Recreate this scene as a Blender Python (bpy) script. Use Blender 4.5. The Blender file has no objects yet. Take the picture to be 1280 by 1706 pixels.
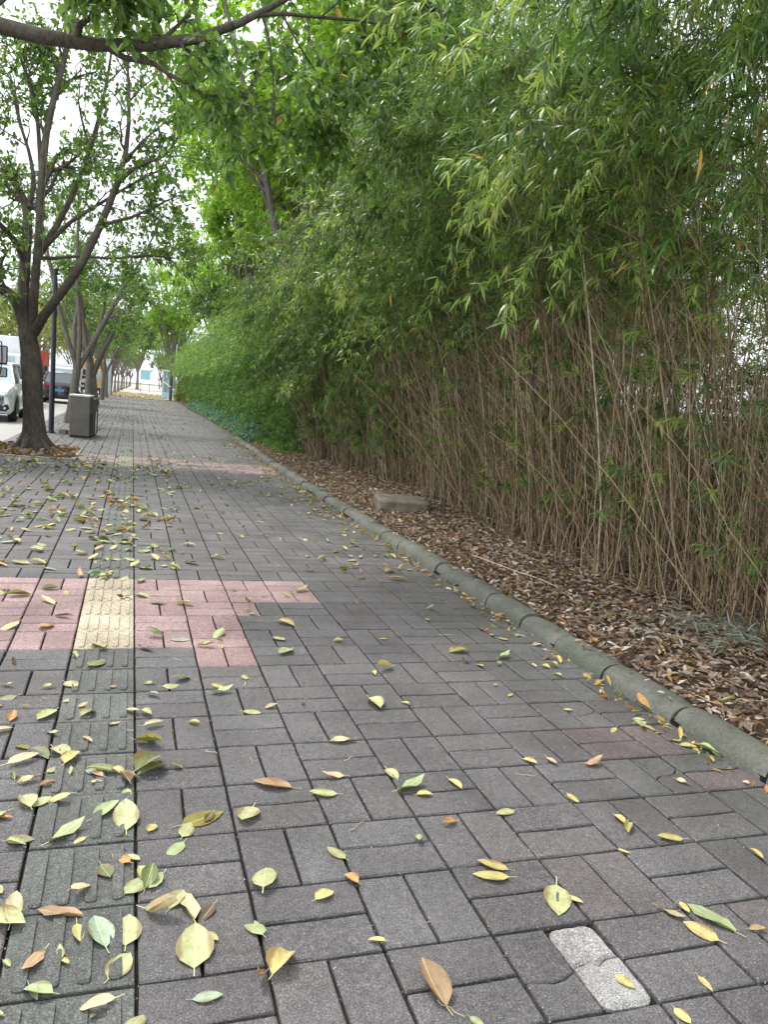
import bpy, math, random
import numpy as np
from mathutils import Matrix, Vector
random.seed(7)
R = np.random.RandomState
U = 0.33                      # side of one paving cell (two bricks) in metres
sc = bpy.context.scene
COL = sc.collection

# ---------------------------------------------------------------- camera
cam = bpy.data.cameras.new('camera'); camo = bpy.data.objects.new('camera', cam); COL.objects.link(camo)
cam.sensor_fit = 'HORIZONTAL'; cam.sensor_width = 36.0; cam.lens = 36.0 * 1307.9 / 1280.0
cam.clip_start = 0.05; cam.clip_end = 2000
_r = Vector((0.94968102, -0.30100925, 0.08659904)); _u = Vector((-0.04001358, 0.15762344, 0.98668828)); _f = Vector((0.31065233, 0.94050427, -0.13764753))
CAM = Vector((-0.06998, -1.86056, 1.49903))
camo.matrix_world = Matrix(((_r.x, _u.x, -_f.x, CAM.x), (_r.y, _u.y, -_f.y, CAM.y), (_r.z, _u.z, -_f.z, CAM.z), (0, 0, 0, 1)))
sc.camera = camo
sc.render.resolution_x = 769; sc.render.resolution_y = 1024

# ---------------------------------------------------------------- overcast sky
SUN_EL, SUN_AZ = math.radians(58), math.radians(-28)          # azimuth from +Y towards +X
world = bpy.data.worlds.new('World'); sc.world = world; world.use_nodes = True
wn = world.node_tree; wn.nodes.clear()
wo = wn.nodes.new('ShaderNodeOutputWorld'); bg = wn.nodes.new('ShaderNodeBackground')
sky = wn.nodes.new('ShaderNodeTexSky'); sky.sky_type = 'NISHITA'; sky.sun_disc = False
sky.sun_elevation = SUN_EL; sky.sun_rotation = SUN_AZ; sky.air_density = 1.2; sky.dust_density = 4.0
wtc = wn.nodes.new('ShaderNodeTexCoord'); wnz = wn.nodes.new('ShaderNodeTexNoise'); wnz.inputs['Scale'].default_value = 2.2; wnz.inputs['Detail'].default_value = 5
wrp = wn.nodes.new('ShaderNodeValToRGB')
wrp.color_ramp.elements[0].position = 0.3; wrp.color_ramp.elements[0].color = (8.3, 8.8, 9.8, 1)
wrp.color_ramp.elements[1].position = 0.7; wrp.color_ramp.elements[1].color = (11.5, 11.7, 12.2, 1)
wmx = wn.nodes.new('ShaderNodeMix'); wmx.data_type = 'RGBA'; wmx.inputs[0].default_value = 0.86
wn.links.new(wtc.outputs['Generated'], wnz.inputs['Vector']); wn.links.new(wnz.outputs['Fac'], wrp.inputs['Fac'])
wn.links.new(sky.outputs['Color'], wmx.inputs[6]); wn.links.new(wrp.outputs['Color'], wmx.inputs[7])
wn.links.new(wmx.outputs[2], bg.inputs['Color']); bg.inputs['Strength'].default_value = 0.1
wn.links.new(bg.outputs['Background'], wo.inputs['Surface'])

sun = bpy.data.lights.new('sun', 'SUN'); sun.energy = 1.5; sun.angle = math.radians(14); sun.color = (1.0, 0.96, 0.9)
suno = bpy.data.objects.new('sun', sun); COL.objects.link(suno)
_sd = Vector((math.sin(SUN_AZ) * math.cos(SUN_EL), math.cos(SUN_AZ) * math.cos(SUN_EL), math.sin(SUN_EL)))
suno.rotation_euler = _sd.to_track_quat('Z', 'Y').to_euler()
sc.view_settings.view_transform = 'Standard'; sc.view_settings.look = 'None'
sc.view_settings.gamma = 1.0; sc.view_settings.exposure = 1.1; sc.view_settings.use_curve_mapping = False
try:
    sc.cycles.max_bounces = 7; sc.cycles.diffuse_bounces = 4; sc.cycles.transmission_bounces = 4; sc.cycles.transparent_max_bounces = 6
    sc.cycles.glossy_bounces = 3; sc.cycles.use_denoising = True; sc.cycles.denoising_prefilter = 'FAST'
except Exception: pass

# ---------------------------------------------------------------- helpers: materials
MATS = {}
class NB:
    def __init__(s, name):
        s.m = bpy.data.materials.new(name); s.m.use_nodes = True; s.t = s.m.node_tree; s.t.nodes.clear()
        s.out = s.t.nodes.new('ShaderNodeOutputMaterial')
    def n(s, kind, **kw):
        nd = s.t.nodes.new('ShaderNode' + kind)
        for k, v in kw.items():
            if k in nd.bl_rna.properties: setattr(nd, k, v)
            else: nd.inputs[k.replace('_', ' ')].default_value = v
        return nd
    def l(s, a, b): s.t.links.new(a, b); return b
    def noise(s, scale, detail=4, rough=0.6, vec=None, dist=0.0):
        nd = s.n('TexNoise'); nd.inputs['Scale'].default_value = scale; nd.inputs['Detail'].default_value = detail
        nd.inputs['Roughness'].default_value = rough; nd.inputs['Distortion'].default_value = dist
        if vec is not None: s.l(vec, nd.inputs['Vector'])
        return nd.outputs['Fac']
    def ramp(s, fac, stops, interp='LINEAR'):
        nd = s.n('ValToRGB'); cr = nd.color_ramp; cr.interpolation = interp
        while len(cr.elements) < len(stops): cr.elements.new(0.5)
        for e, (p, c) in zip(cr.elements, stops):
            e.position = p; e.color = (c, c, c, 1) if isinstance(c, (int, float)) else (*c, 1)
        s.l(fac, nd.inputs['Fac']); return nd.outputs['Color']
    def mix(s, fac, a, b, mode='MIX'):
        nd = s.n('Mix'); nd.data_type = 'RGBA'; nd.blend_type = mode
        for i, v in ((0, fac), (6, a), (7, b)):
            if isinstance(v, (int, float)): nd.inputs[i].default_value = v if i == 0 else (v, v, v, 1)
            elif isinstance(v, tuple): nd.inputs[i].default_value = (*v, 1)
            else: s.l(v, nd.inputs[i])
        return nd.outputs[2]
    def math(s, op, a, b=0.0):
        nd = s.n('Math'); nd.operation = op
        for i, v in ((0, a), (1, b)):
            if isinstance(v, (int, float)): nd.inputs[i].default_value = v
            else: s.l(v, nd.inputs[i])
        return nd.outputs[0]
    def attr(s, name, out='Fac'):
        nd = s.n('Attribute'); nd.attribute_name = name; return nd.outputs[out]
    def obj(s): return s.n('TexCoord').outputs['Object']
    def pos(s): return s.n('NewGeometry').outputs['Position']
    def oi(s, out='Random'): return s.n('ObjectInfo').outputs[out]
    def bump(s, h, dist=0.003, strength=1.0, normal=None):
        nd = s.n('Bump'); nd.inputs['Distance'].default_value = dist; nd.inputs['Strength'].default_value = strength
        s.l(h, nd.inputs['Height'])
        if normal is not None: s.l(normal, nd.inputs['Normal'])
        return nd.outputs['Normal']
    def principled(s, color, rough=0.7, normal=None, metal=0.0, spec=0.5, coat=0.0):
        nd = s.n('BsdfPrincipled')
        for k, v in (('Base Color', color), ('Roughness', rough), ('Metallic', metal), ('Specular IOR Level', spec), ('Coat Weight', coat)):
            if isinstance(v, (int, float)): nd.inputs[k].default_value = v
            elif isinstance(v, tuple): nd.inputs[k].default_value = (*v, 1)
            else: s.l(v, nd.inputs[k])
        if normal is not None: s.l(normal, nd.inputs['Normal'])
        return nd
    def done(s, sh): s.l(sh, s.out.inputs['Surface']); return s.m

def plain(name, color, rough=0.5, metal=0.0, coat=0.0, var=0.12, scale=6.0, spec=0.5, bump=0.0):
    if name in MATS: return MATS[name]
    b = NB(name); f = b.noise(scale, 5, 0.6, b.obj())
    c = b.mix(b.ramp(f, [(0.3, 0.0), (0.7, 1.0)]), tuple(x * (1 - var) for x in color), tuple(min(1, x * (1 + var)) for x in color))
    nm = b.bump(b.noise(scale * 12, 4, 0.6, b.obj()), 0.004, bump) if bump else None
    MATS[name] = b.done(b.principled(c, rough, nm, metal, spec, coat).outputs[0]); return MATS[name]

def paver_mat(name, dark, light, warm, gloss=0.62, moss=0.0):
    """moulded concrete: aggregate grains, per-piece tone, blotchy wear"""
    b = NB(name); o = b.pos()
    rnd = b.math('FRACT', b.math('ADD', b.attr('rnd'), b.oi('Random')))
    tone = b.ramp(rnd, [(0.0, dark), (0.45, tuple((x + y) / 2 for x, y in zip(dark, light))), (0.8, light), (1.0, warm)])
    big = b.noise(2.1, 4, 0.6, o)
    c = b.mix(1.0, tone, b.ramp(big, [(0.35, 0.78), (0.65, 1.18)]), 'MULTIPLY')
    med = b.noise(38, 5, 0.7, o)
    c = b.mix(1.0, c, b.ramp(med, [(0.25, 0.62), (0.75, 1.35)]), 'MULTIPLY')
    grain = b.noise(190, 4, 0.8, o)
    c = b.mix(1.0, c, b.ramp(grain, [(0.30, 0.30), (0.5, 0.92), (0.70, 2.5)]), 'MULTIPLY')
    v = b.n('TexVoronoi'); v.inputs['Scale'].default_value = 120; b.l(o, v.inputs['Vector'])
    sp = b.math('MULTIPLY', b.ramp(v.outputs['Distance'], [(0.14, 1.0), (0.26, 0.0)]), b.ramp(v.outputs['Color'], [(0.8, 0.0), (0.86, 1.0)]))
    c = b.mix(b.math('MULTIPLY', sp, 0.75), c, (0.45, 0.43, 0.41))
    wh = b.noise(5.5, 6, 0.75, o)
    c = b.mix(b.ramp(wh, [(0.70, 0.0), (0.80, 0.5)]), c, (0.33, 0.32, 0.31))
    if moss:
        sx = b.n('SeparateXYZ'); b.l(o, sx.inputs[0])
        near = b.ramp(b.math('SUBTRACT', sx.outputs[0], 1.75), [(0.0, 0.0), (0.9, 0.8)])
        mz = b.ramp(b.noise(1.7, 5, 0.7, o), [(0.42, 0.0), (0.6, 1.0)])
        c = b.mix(b.math('MULTIPLY', b.math('MULTIPLY', near, mz), moss), c, (0.045, 0.06, 0.032))
    h = b.math('ADD', b.math('MULTIPLY', grain, 1.0), b.math('MULTIPLY', med, 1.4))
    nm = b.bump(h, 0.0045, 1.0)
    ro = b.ramp(med, [(0.3, gloss - 0.08), (0.7, gloss + 0.15)])
    return b.done(b.principled(c, ro, nm, 0, 0.45).outputs[0])

def leaf_mat(name, stops, src='rnd', rough=0.42, trans=0.35, scale=9.0, spec=0.45, vein=False):
    b = NB(name)
    if src == 'rnd':
        k = b.attr('rnd'); c = b.ramp(k, stops)
        big = b.noise(1.3, 3, 0.6, b.obj())
        c = b.mix(1.0, c, b.ramp(big, [(0.3, 0.75), (0.7, 1.25)]), 'MULTIPLY')
    else:
        c = b.oi('Color') if src == 'object' else b.attr('col', 'Color')
        bl = b.noise(4.0 if src == 'object' else 40, 5, 0.75, b.obj())
        c = b.mix(1.0, c, b.ramp(bl, [(0.3, 0.72), (0.6, 1.12)]), 'MULTIPLY')
        sp = b.noise(11.0 if src == 'object' else 120, 4, 0.8, b.obj())
        c = b.mix(b.ramp(sp, [(0.60, 0.0), (0.74, 0.75)]), c, (0.13, 0.07, 0.025))
        if vein:
            ob = b.obj(); sx = b.n('SeparateXYZ'); b.l(ob, sx.inputs[0])
            ax = b.math('ABSOLUTE', sx.outputs[0])
            mid = b.ramp(ax, [(0.003, 0.65), (0.010, 0.0)])
            w = b.math('FRACT', b.math('MULTIPLY', b.math('SUBTRACT', sx.outputs[1], b.math('MULTIPLY', ax, 0.9)), 13.0))
            sv = b.math('MULTIPLY', b.ramp(w, [(0.0, 1.0), (0.10, 0.0)]), 0.09)
            c = b.mix(b.math('MAXIMUM', mid, sv), c, (0.62, 0.6, 0.34))
            ed = b.math('ADD', b.math('MULTIPLY', ax, 2.6), b.math('MULTIPLY', b.noise(5.0, 4, 0.7, b.n('NewGeometry').outputs['Position']), 1.0))
            c = b.mix(b.ramp(ed, [(0.86, 0.0), (1.0, 0.7)]), c, (0.20, 0.11, 0.045))
    p = b.principled(c, rough, None, 0, spec)
    if trans:
        t = b.n('BsdfTranslucent'); b.l(b.mix(1.0, c, (1.3, 1.35, 0.75), 'MULTIPLY'), t.inputs['Color'])
        mx = b.n('MixShader'); mx.inputs[0].default_value = trans; b.l(p.outputs[0], mx.inputs[1]); b.l(t.outputs[0], mx.inputs[2])
        return b.done(mx.outputs[0])
    return b.done(p.outputs[0])

def bark_mat(name, a, c2, scale=1.0):
    b = NB(name); o = b.obj()
    mp = b.n('Mapping'); mp.inputs['Scale'].default_value = (1, 1, 0.3); b.l(o, mp.inputs['Vector'])
    f = b.noise(26 * scale, 6, 0.7, mp.outputs[0], 0.4); g = b.noise(3.5, 4, 0.6, o)
    rings = b.noise(60 * scale, 3, 0.6, o)
    c = b.mix(b.ramp(f, [(0.3, 0.0), (0.7, 1.0)]), a, c2)
    c = b.mix(b.ramp(g, [(0.5, 0.0), (0.68, 0.6)]), c, (0.16, 0.165, 0.12))
    nm = b.bump(b.math('ADD', f, b.math('MULTIPLY', rings, 0.4)), 0.03, 0.8)
    return b.done(b.principled(c, 0.9, nm, 0, 0.2).outputs[0])

# ---------------------------------------------------------------- helpers: meshes
def mk(name, V, Fs, mat=None, smooth=False, rnd=None, col=None):
    """numpy vertices + list of face arrays (each of one polygon size) -> mesh"""
    V = np.asarray(V, np.float32); me = bpy.data.meshes.new(name)
    if isinstance(Fs, np.ndarray): Fs = [Fs]
    Fs = [np.asarray(f, np.int32) for f in Fs if len(f)]
    me.vertices.add(len(V)); me.vertices.foreach_set('co', V.ravel())
    loops = np.concatenate([f.ravel() for f in Fs]); tot = np.concatenate([np.full(len(f), f.shape[1], np.int32) for f in Fs])
    start = np.concatenate([[0], np.cumsum(tot)[:-1]]).astype(np.int32)
    me.loops.add(len(loops)); me.loops.foreach_set('vertex_index', loops)
    me.polygons.add(len(tot)); me.polygons.foreach_set('loop_start', start)
    try: me.polygons.foreach_set('loop_total', tot)
    except Exception: pass
    me.polygons.foreach_set('use_smooth', np.full(len(tot), smooth, bool))
    me.update(calc_edges=True)
    if rnd is not None:
        a = me.attributes.new('rnd', 'FLOAT', 'POINT'); a.data.foreach_set('value', np.asarray(rnd, np.float32))
    if col is not None:
        a = me.attributes.new('col', 'FLOAT_COLOR', 'POINT')
        a.data.foreach_set('color', np.concatenate([col, np.ones((len(col), 1))], 1).astype(np.float32).ravel())
    if mat is not None:
        for m in (mat if isinstance(mat, (list, tuple)) else [mat]): me.materials.append(m)
    return me

class MB:
    """collects simple solids, each with its own material slot"""
    def __init__(s): s.v = []; s.f = []; s.m = []; s.n = 0
    def add(s, V, F, mi=0):
        s.v += [tuple(p) for p in V]; s.f += [tuple(i + s.n for i in f) for f in F]; s.m += [mi] * len(F); s.n += len(V); return s
    def box(s, x0, x1, y0, y1, z0, z1, mi=0, ch=0.0):
        if ch <= 0:
            V = [(x, y, z) for z in (z0, z1) for x, y in ((x0, y0), (x1, y0), (x1, y1), (x0, y1))]
            F = [(3, 2, 1, 0), (4, 5, 6, 7), (0, 1, 5, 4), (1, 2, 6, 5), (2, 3, 7, 6), (3, 0, 4, 7)]
            return s.add(V, F, mi)
        c = ch
        def ring(z, i): return [(x0 + i, y0, z), (x1 - i, y0, z), (x1, y0 + i, z), (x1, y1 - i, z), (x1 - i, y1, z), (x0 + i, y1, z), (x0, y1 - i, z), (x0, y0 + i, z)]
        def inner(z): return [(x0 + c, y0 + c, z)] * 0 + [(x0 + 1.5 * c, y0 + c, z), (x1 - 1.5 * c, y0 + c, z), (x1 - c, y0 + 1.5 * c, z), (x1 - c, y1 - 1.5 * c, z), (x1 - 1.5 * c, y1 - c, z), (x0 + 1.5 * c, y1 - c, z), (x0 + c, y1 - 1.5 * c, z), (x0 + c, y0 + 1.5 * c, z)]
        V = inner(z0) + ring(z0 + c, c) + ring(z1 - c, c) + inner(z1)
        F = [tuple(range(7, -1, -1)), tuple(range(24, 32))]
        for k in range(3):
            for i in range(8): j = (i + 1) % 8; F.append((8 * k + i, 8 * k + j, 8 * k + 8 + j, 8 * k + 8 + i))
        return s.add(V, F, mi)
    def cyl(s, p, q, r0, r1=None, n=12, mi=0, caps=True):
        r1 = r0 if r1 is None else r1; p = Vector(p); q = Vector(q); d = (q - p).normalized()
        a = d.orthogonal().normalized(); b = d.cross(a)
        V = [tuple(c + (a * math.cos(t) + b * math.sin(t)) * r) for c, r in ((p, r0), (q, r1)) for t in [2 * math.pi * i / n for i in range(n)]]
        F = [(i, (i + 1) % n, n + (i + 1) % n, n + i) for i in range(n)]
        if caps: F += [tuple(range(n - 1, -1, -1)), tuple(range(n, 2 * n))]
        return s.add(V, F, mi)
    def lathe(s, prof, cx=0, cy=0, n=16, mi=0):
        V = [(cx + r * math.cos(2 * math.pi * i / n), cy + r * math.sin(2 * math.pi * i / n), z) for r, z in prof for i in range(n)]
        F = [(k * n + i, k * n + (i + 1) % n, (k + 1) * n + (i + 1) % n, (k + 1) * n + i) for k in range(len(prof) - 1) for i in range(n)]
        return s.add(V, F, mi)
    def prism(s, outline, z0, z1, c=0.0, mi=0, zoff=None):
        """extruded outline (counter-clockwise), chamfered top"""
        n = len(outline); cx = sum(p[0] for p in outline) / n; cy = sum(p[1] for p in outline) / n
        def ins(p):
            dx, dy = cx - p[0], cy - p[1]; L = math.hypot(dx, dy) or 1
            return (p[0] + dx / L * c * 1.3, p[1] + dy / L * c * 1.3)
        V = [(x, y, z0) for x, y in outline] + [(x, y, z1 - c) for x, y in outline]
        F = [(i, (i + 1) % n, n + (i + 1) % n, n + i) for i in range(n)]
        k = n
        if c > 0:
            V += [(*ins(p), z1) for p in outline]; k = 2 * n
            F += [(n + i, n + (i + 1) % n, 2 * n + (i + 1) % n, 2 * n + i) for i in range(n)]
        F.append(tuple(range(k, k + n))); return s.add(V, F, mi)
    def mesh(s, name, mats, smooth=False):
        me = bpy.data.meshes.new(name); me.from_pydata(s.v, [], s.f)
        for m in (mats if isinstance(mats, (list, tuple)) else [mats]): me.materials.append(m)
        for p, i in zip(me.polygons, s.m): p.material_index = i; p.use_smooth = smooth
        me.update()
        if smooth:
            try: me.set_sharp_from_angle(angle=math.radians(38))
            except Exception: pass
        return me

def obj(name, data=None, parent=None, loc=None, rotz=0.0, label=None, cat=None, group=None, kind=None, scale=None):
    o = bpy.data.objects.new(name, data); COL.objects.link(o)
    if parent is not None: o.parent = parent
    if loc is not None: o.location = loc
    if rotz: o.rotation_euler = (0, 0, rotz)
    if scale is not None: o.scale = (scale,) * 3 if isinstance(scale, (int, float)) else scale
    for k, v in (('label', label), ('category', cat), ('group', group), ('kind', kind)):
        if v: o[k] = v
    return o

def dup(root, loc, rotz=0.0, scale=1.0, label=None, group=None):
    def rec(o, par):
        c = o.copy(); COL.objects.link(c)
        if par is not None: c.parent = par
        for ch in list(o.children): rec(ch, c)
        return c
    r = rec(root, None); r.location = loc; r.rotation_euler = (0, 0, rotz); r.scale = (scale,) * 3 if isinstance(scale, (int, float)) else scale
    if label: r['label'] = label
    if group: r['group'] = group
    return r

def nrm(a): return a / np.maximum(np.linalg.norm(a, axis=-1, keepdims=True), 1e-9)
def stamp(T, TF, P, D, N, L, W, rnd=None, col=None):
    """copy template T (x across, y along, z out of the leaf) to every point"""
    y = nrm(D); x = nrm(np.cross(y, N)); z = np.cross(x, y)
    V = P[:, None] + x[:, None] * (T[None, :, 0:1] * W[:, None, None]) + y[:, None] * (T[None, :, 1:2] * L[:, None, None]) + z[:, None] * (T[None, :, 2:3] * L[:, None, None])
    k = len(T); off = (np.arange(len(P)) * k)[:, None, None]
    F = (TF[None] + off).reshape(-1, TF.shape[1])
    return V.reshape(-1, 3), F, (None if rnd is None else np.repeat(rnd, k)), (None if col is None else np.repeat(col, k, axis=0))

def tubes(P, Rr, k=4):
    """P (N,m,3) polylines, Rr (N,m) radii -> vertices, quads"""
    N, m, _ = P.shape
    T = np.empty_like(P); T[:, 1:-1] = P[:, 2:] - P[:, :-2]; T[:, 0] = P[:, 1] - P[:, 0]; T[:, -1] = P[:, -1] - P[:, -2]; T = nrm(T)
    ref = np.tile(np.array([0.31, 0.95, 0.05]), (N, 1)); d0 = nrm(P[:, -1] - P[:, 0])
    bad = np.abs((d0 * nrm(ref)).sum(1)) > 0.9; ref[bad] = (0.95, -0.3, 0.1)
    A = nrm(np.cross(T, ref[:, None])); B = np.cross(T, A)
    a = np.arange(k) * 2 * np.pi / k
    V = P[:, :, None] + (A[:, :, None] * np.cos(a)[None, None, :, None] + B[:, :, None] * np.sin(a)[None, None, :, None]) * Rr[:, :, None, None]
    i = np.arange(m - 1)[:, None] * k; j = np.arange(k)[None]; jn = (j + 1) % k
    q = np.stack([i + j, i + jn, i + k + jn, i + k + j], -1).reshape(-1, 4)
    F = (q[None] + (np.arange(N) * m * k)[:, None, None]).reshape(-1, 4)
    return V.reshape(-1, 3), F

def merge(parts):
    V, F, n = [], [], 0
    for v, f in parts: V.append(v); F.append(f + n); n += len(v)
    return np.concatenate(V), np.concatenate(F)

LEAF4 = (np.array([(0, 0, 0), (-.5, .32, .03), (.5, .32, .03), (-.38, .68, .02), (.38, .68, .02), (0, 1, -.06), (0, .45, -.02)], float),
         np.array([(0, 6, 1), (0, 2, 6), (1, 6, 3), (2, 4, 6), (3, 6, 5), (6, 4, 5)]))
LEAF2 = (np.array([(0, 0, 0), (-.5, .45, .05), (.5, .45, .05), (0, 1, -.05)], float), np.array([(0, 2, 1), (1, 2, 3)]))
BLADE = (np.array([(0, 0, 0), (-.5, .25, 0), (.5, .25, 0), (-.42, .6, -.05), (.42, .6, -.05), (0, 1, -.2)], float),
         np.array([(0, 2, 1), (1, 2, 4), (1, 4, 3), (3, 4, 5)]))
# ================================================================ SETTING
def soil_mat():
    b = NB('soil'); o = b.pos(); f = b.noise(9, 6, 0.7, o); g = b.noise(70, 4, 0.7, o)
    c = b.mix(f, (0.045, 0.030, 0.020), (0.11, 0.08, 0.055)); c = b.mix(b.ramp(g, [(0.5, 0.0), (0.7, 0.6)]), c, (0.16, 0.12, 0.08))
    return b.done(b.principled(c, 0.95, b.bump(b.math('ADD', f, g), 0.02, 1.0), 0, 0.2).outputs[0])
M_SOIL = soil_mat()
def pale_mat(name, a, c2, sc1=1.3):
    b = NB(name); o = b.pos(); f = b.noise(sc1, 6, 0.7, o); g = b.noise(45, 4, 0.7, o)
    c = b.mix(f, a, c2); c = b.mix(1.0, c, b.ramp(g, [(0.3, 0.85), (0.7, 1.15)]), 'MULTIPLY')
    return b.done(b.principled(c, 0.85, b.bump(g, 0.004, 0.6), 0, 0.3).outputs[0])
M_ROAD = pale_mat('road_concrete', (0.30, 0.29, 0.27), (0.42, 0.41, 0.39))
M_PLAZA = pale_mat('far_pavement', (0.34, 0.31, 0.26), (0.52, 0.48, 0.40), 0.9)
M_EARTH = pale_mat('open_ground', (0.10, 0.11, 0.06), (0.20, 0.18, 0.11), 0.3)
def joint_mat():
    b = NB('joint_sand'); o = b.pos(); f = b.noise(14, 5, 0.7, o); g = b.noise(160, 3, 0.7, o)
    c = b.mix(b.ramp(f, [(0.35, 0.0), (0.65, 1.0)]), (0.008, 0.0075, 0.007), (0.022, 0.022, 0.014)); c = b.mix(b.ramp(g, [(0.6, 0.0), (0.75, 0.5)]), c, (0.10, 0.09, 0.07))
    return b.done(b.principled(c, 0.95, b.bump(g, 0.003, 1.0), 0, 0.2).outputs[0])
M_JOINT = joint_mat()

def sheet(name, pts, z, mat, kind='structure', nx=1):
    me = bpy.data.meshes.new(name); me.from_pydata([(x, y, z) for x, y in pts], [], [tuple(range(len(pts)))]); me.materials.append(mat); me.update()
    return obj(name, me, kind=kind)
sheet('ground', [(-400, -60), (400, -60), (400, 700), (-400, 700)], -0.10, M_EARTH)
sheet('road', [(-16, -20), (-8 * U, -20), (-8 * U, 71), (-1.9, 71), (-1.9, 330), (-16, 330)], -0.030, M_ROAD)

def kerbx(Z):                      # inner foot of the kerb, in cells
    return float(np.interp(Z, [-20, 24, 36, 48, 61, 80, 105, 150, 230], [7.95, 7.9, 7.97, 8.25, 8.62, 9.1, 9.35, 9.65, 10.9]))
ZF = 216                           # far end of the paved walk, in cells
# bedding under the pavers: the walk itself
zz = list(range(-14, ZF + 1, 6))
walk = [(-8 * U, zz[0] * U), (-8 * U, ZF * U)] + [((kerbx(z) + 0.4) * U, z * U) for z in reversed(zz)]
me = bpy.data.meshes.new('pavement'); me.from_pydata([(x, y, -0.019) for x, y in reversed(walk)], [], [tuple(range(len(walk)))]); me.materials.append(M_JOINT); me.update()
pavement = obj('pavement', me, kind='structure')
far = sheet('far_pavement', [(-2.6, ZF * U), (4.2, ZF * U), (9, 110), (9, 330), (-2.4, 330), (-2.4, 110)], 0.0, M_PLAZA)

M_GREY = paver_mat('grey_paver', (0.103, 0.096, 0.095), (0.131, 0.126, 0.124), (0.126, 0.112, 0.107), 0.60, moss=0.6)
M_RED = paver_mat('red_paver', (0.28, 0.185, 0.175), (0.38, 0.265, 0.255), (0.33, 0.225, 0.205), 0.78)
M_PURP = paver_mat('worn_red_paver', (0.115, 0.092, 0.090), (0.14, 0.113, 0.110), (0.13, 0.10, 0.098), 0.65)
M_FADED = paver_mat('faded_red_paver', (0.20, 0.15, 0.145), (0.31, 0.225, 0.22), (0.25, 0.18, 0.17), 0.7)
M_GREEN = paver_mat('green_tile', (0.100, 0.103, 0.094), (0.127, 0.132, 0.119), (0.122, 0.122, 0.110), 0.60)
M_YELL = paver_mat('yellow_tile', (0.42, 0.36, 0.25), (0.52, 0.45, 0.33), (0.46, 0.39, 0.29), 0.7)
M_WORN = paver_mat('worn_yellow_tile', (0.24, 0.225, 0.165), (0.31, 0.29, 0.215), (0.27, 0.25, 0.19), 0.7)
M_PALE = paver_mat('bare_aggregate', (0.25, 0.245, 0.232), (0.32, 0.31, 0.295), (0.28, 0.27, 0.25), 0.85)

G = 0.0105; BH = 0.05
def brick_outline(w, d, rs):
    """top outline of one paver with slightly chipped sides"""
    x0, x1, y0, y1 = -w / 2, w / 2, -d / 2, d / 2; j = 0.0011
    pts = [(x0, y0), ((x0 + x1) / 2, y0), (x1, y0), (x1, (y0 + y1) / 2), (x1, y1), ((x0 + x1) / 2, y1), (x0, y1), (x0, (y0 + y1) / 2)]
    return [(x + rs.uniform(-j, j), y + rs.uniform(-j, j)) for x, y in pts]
def brick_mesh(name, w, d, mat, seed):
    mb = MB(); mb.prism(brick_outline(w, d, R(seed)), -BH, 0, 0.0048); return mb.mesh(name, mat)
W1, L1 = U / 2 - G, U - G
BM = {}
for key, mat in (('grey', M_GREY), ('red', M_RED), ('purple', M_PURP), ('faded', M_FADED)):
    BM[key] = {'v': [brick_mesh('brick', W1, L1, mat, s) for s in range(4)], 'h': [brick_mesh('brick', L1, W1, mat, s + 9) for s in range(4)]}
def tile_mesh(mat, bars, seed):
    rs = R(seed); mb = MB(); s = L1 / 2
    mb.prism([(-s, -s), (s, -s), (s, s), (-s, s)], -BH, -0.002, 0.003)
    mb.prism([(-s + .012, -s + .012), (s - .012, -s + .012), (s - .012, s - .012), (-s + .012, s - .012)], -0.004, -0.0012, 0.001)
    for i in range(bars):
        cx = (i + 0.5) / bars * (L1 - 0.02) - (L1 - 0.02) / 2; w = 0.0165 if bars == 4 else 0.0150; h = s - 0.020
        out = []
        for sx, sy, a0 in ((1, 1, 0), (-1, 1, 90), (-1, -1, 180), (1, -1, 270)):
            for a in (a0, a0 + 45, a0 + 90):
                r = 0.010; out.append((cx + sx * (w - r) + r * math.cos(math.radians(a)), sy * (h - r) + r * math.sin(math.radians(a))))
        mb.prism(out, -0.002, 0.0085, 0.0050)
    return mb.mesh('tactile_tile', mat)
TM = {'green': tile_mesh(M_GREEN, 4, 1), 'yellow': tile_mesh(M_YELL, 5, 2), 'worn': tile_mesh(M_WORN, 5, 3)}

def paver_kind(i, j, half):
    """colour of the paver in cell (i, j); half = 0 / 1 inside the cell"""
    if 11 <= j <= 12 and i < 4: return 'red'
    if 8 <= j <= 10 and (i < 2 or (i == 2 and j == 10 and half == 0)): return 'red'
    if (i, j) == (1, 7): return 'red'
    if 38 <= j <= 43:
        if j in (40, 41, 42): return 'red' if (i < 1 or j > 40 or i > 4) else 'grey'
        if j == 39 and (i in (2, 3) or i > 3): return 'red'
        if j == 43 and i < 3: return 'red'
        if j == 38 and i in (5, 6, 7): return 'red'
    if (i, j) == (6, 3): return 'purple'
    if (i, j) in ((7, 2), (7, 3)) and half == 0: return 'purple'
    return 'grey'
_pk = paver_kind
def paver_kind(i, j, half):
    k = _pk(i, j, half); return 'faded' if (k == 'red' and j > 30) else k
rs = R(11)
cands = []                         # every paver: (distance, cell, half, vertical?, x, y, kind)
tiles = []
PIT = (-8, -3, 40, 47)
for j in range(-6, ZF):
    for i in range(-8, 11):
        if i == -1: tiles.append((i, j)); continue
        if i * 1.0 > kerbx(j) + 0.3: continue
        if PIT[0] <= i < PIT[1] and PIT[2] <= j < PIT[3]: continue
        vert = (i + j) % 2 == 0
        for h in (0, 1):
            x = (i + (0.25 + 0.5 * h if vert else 0.5)) * U; y = (j + (0.5 if vert else 0.25 + 0.5 * h)) * U
            cands.append((math.hypot(x - CAM.x, y - CAM.y), i, j, h, vert, x, y, paver_kind(i, j, h)))
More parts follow.
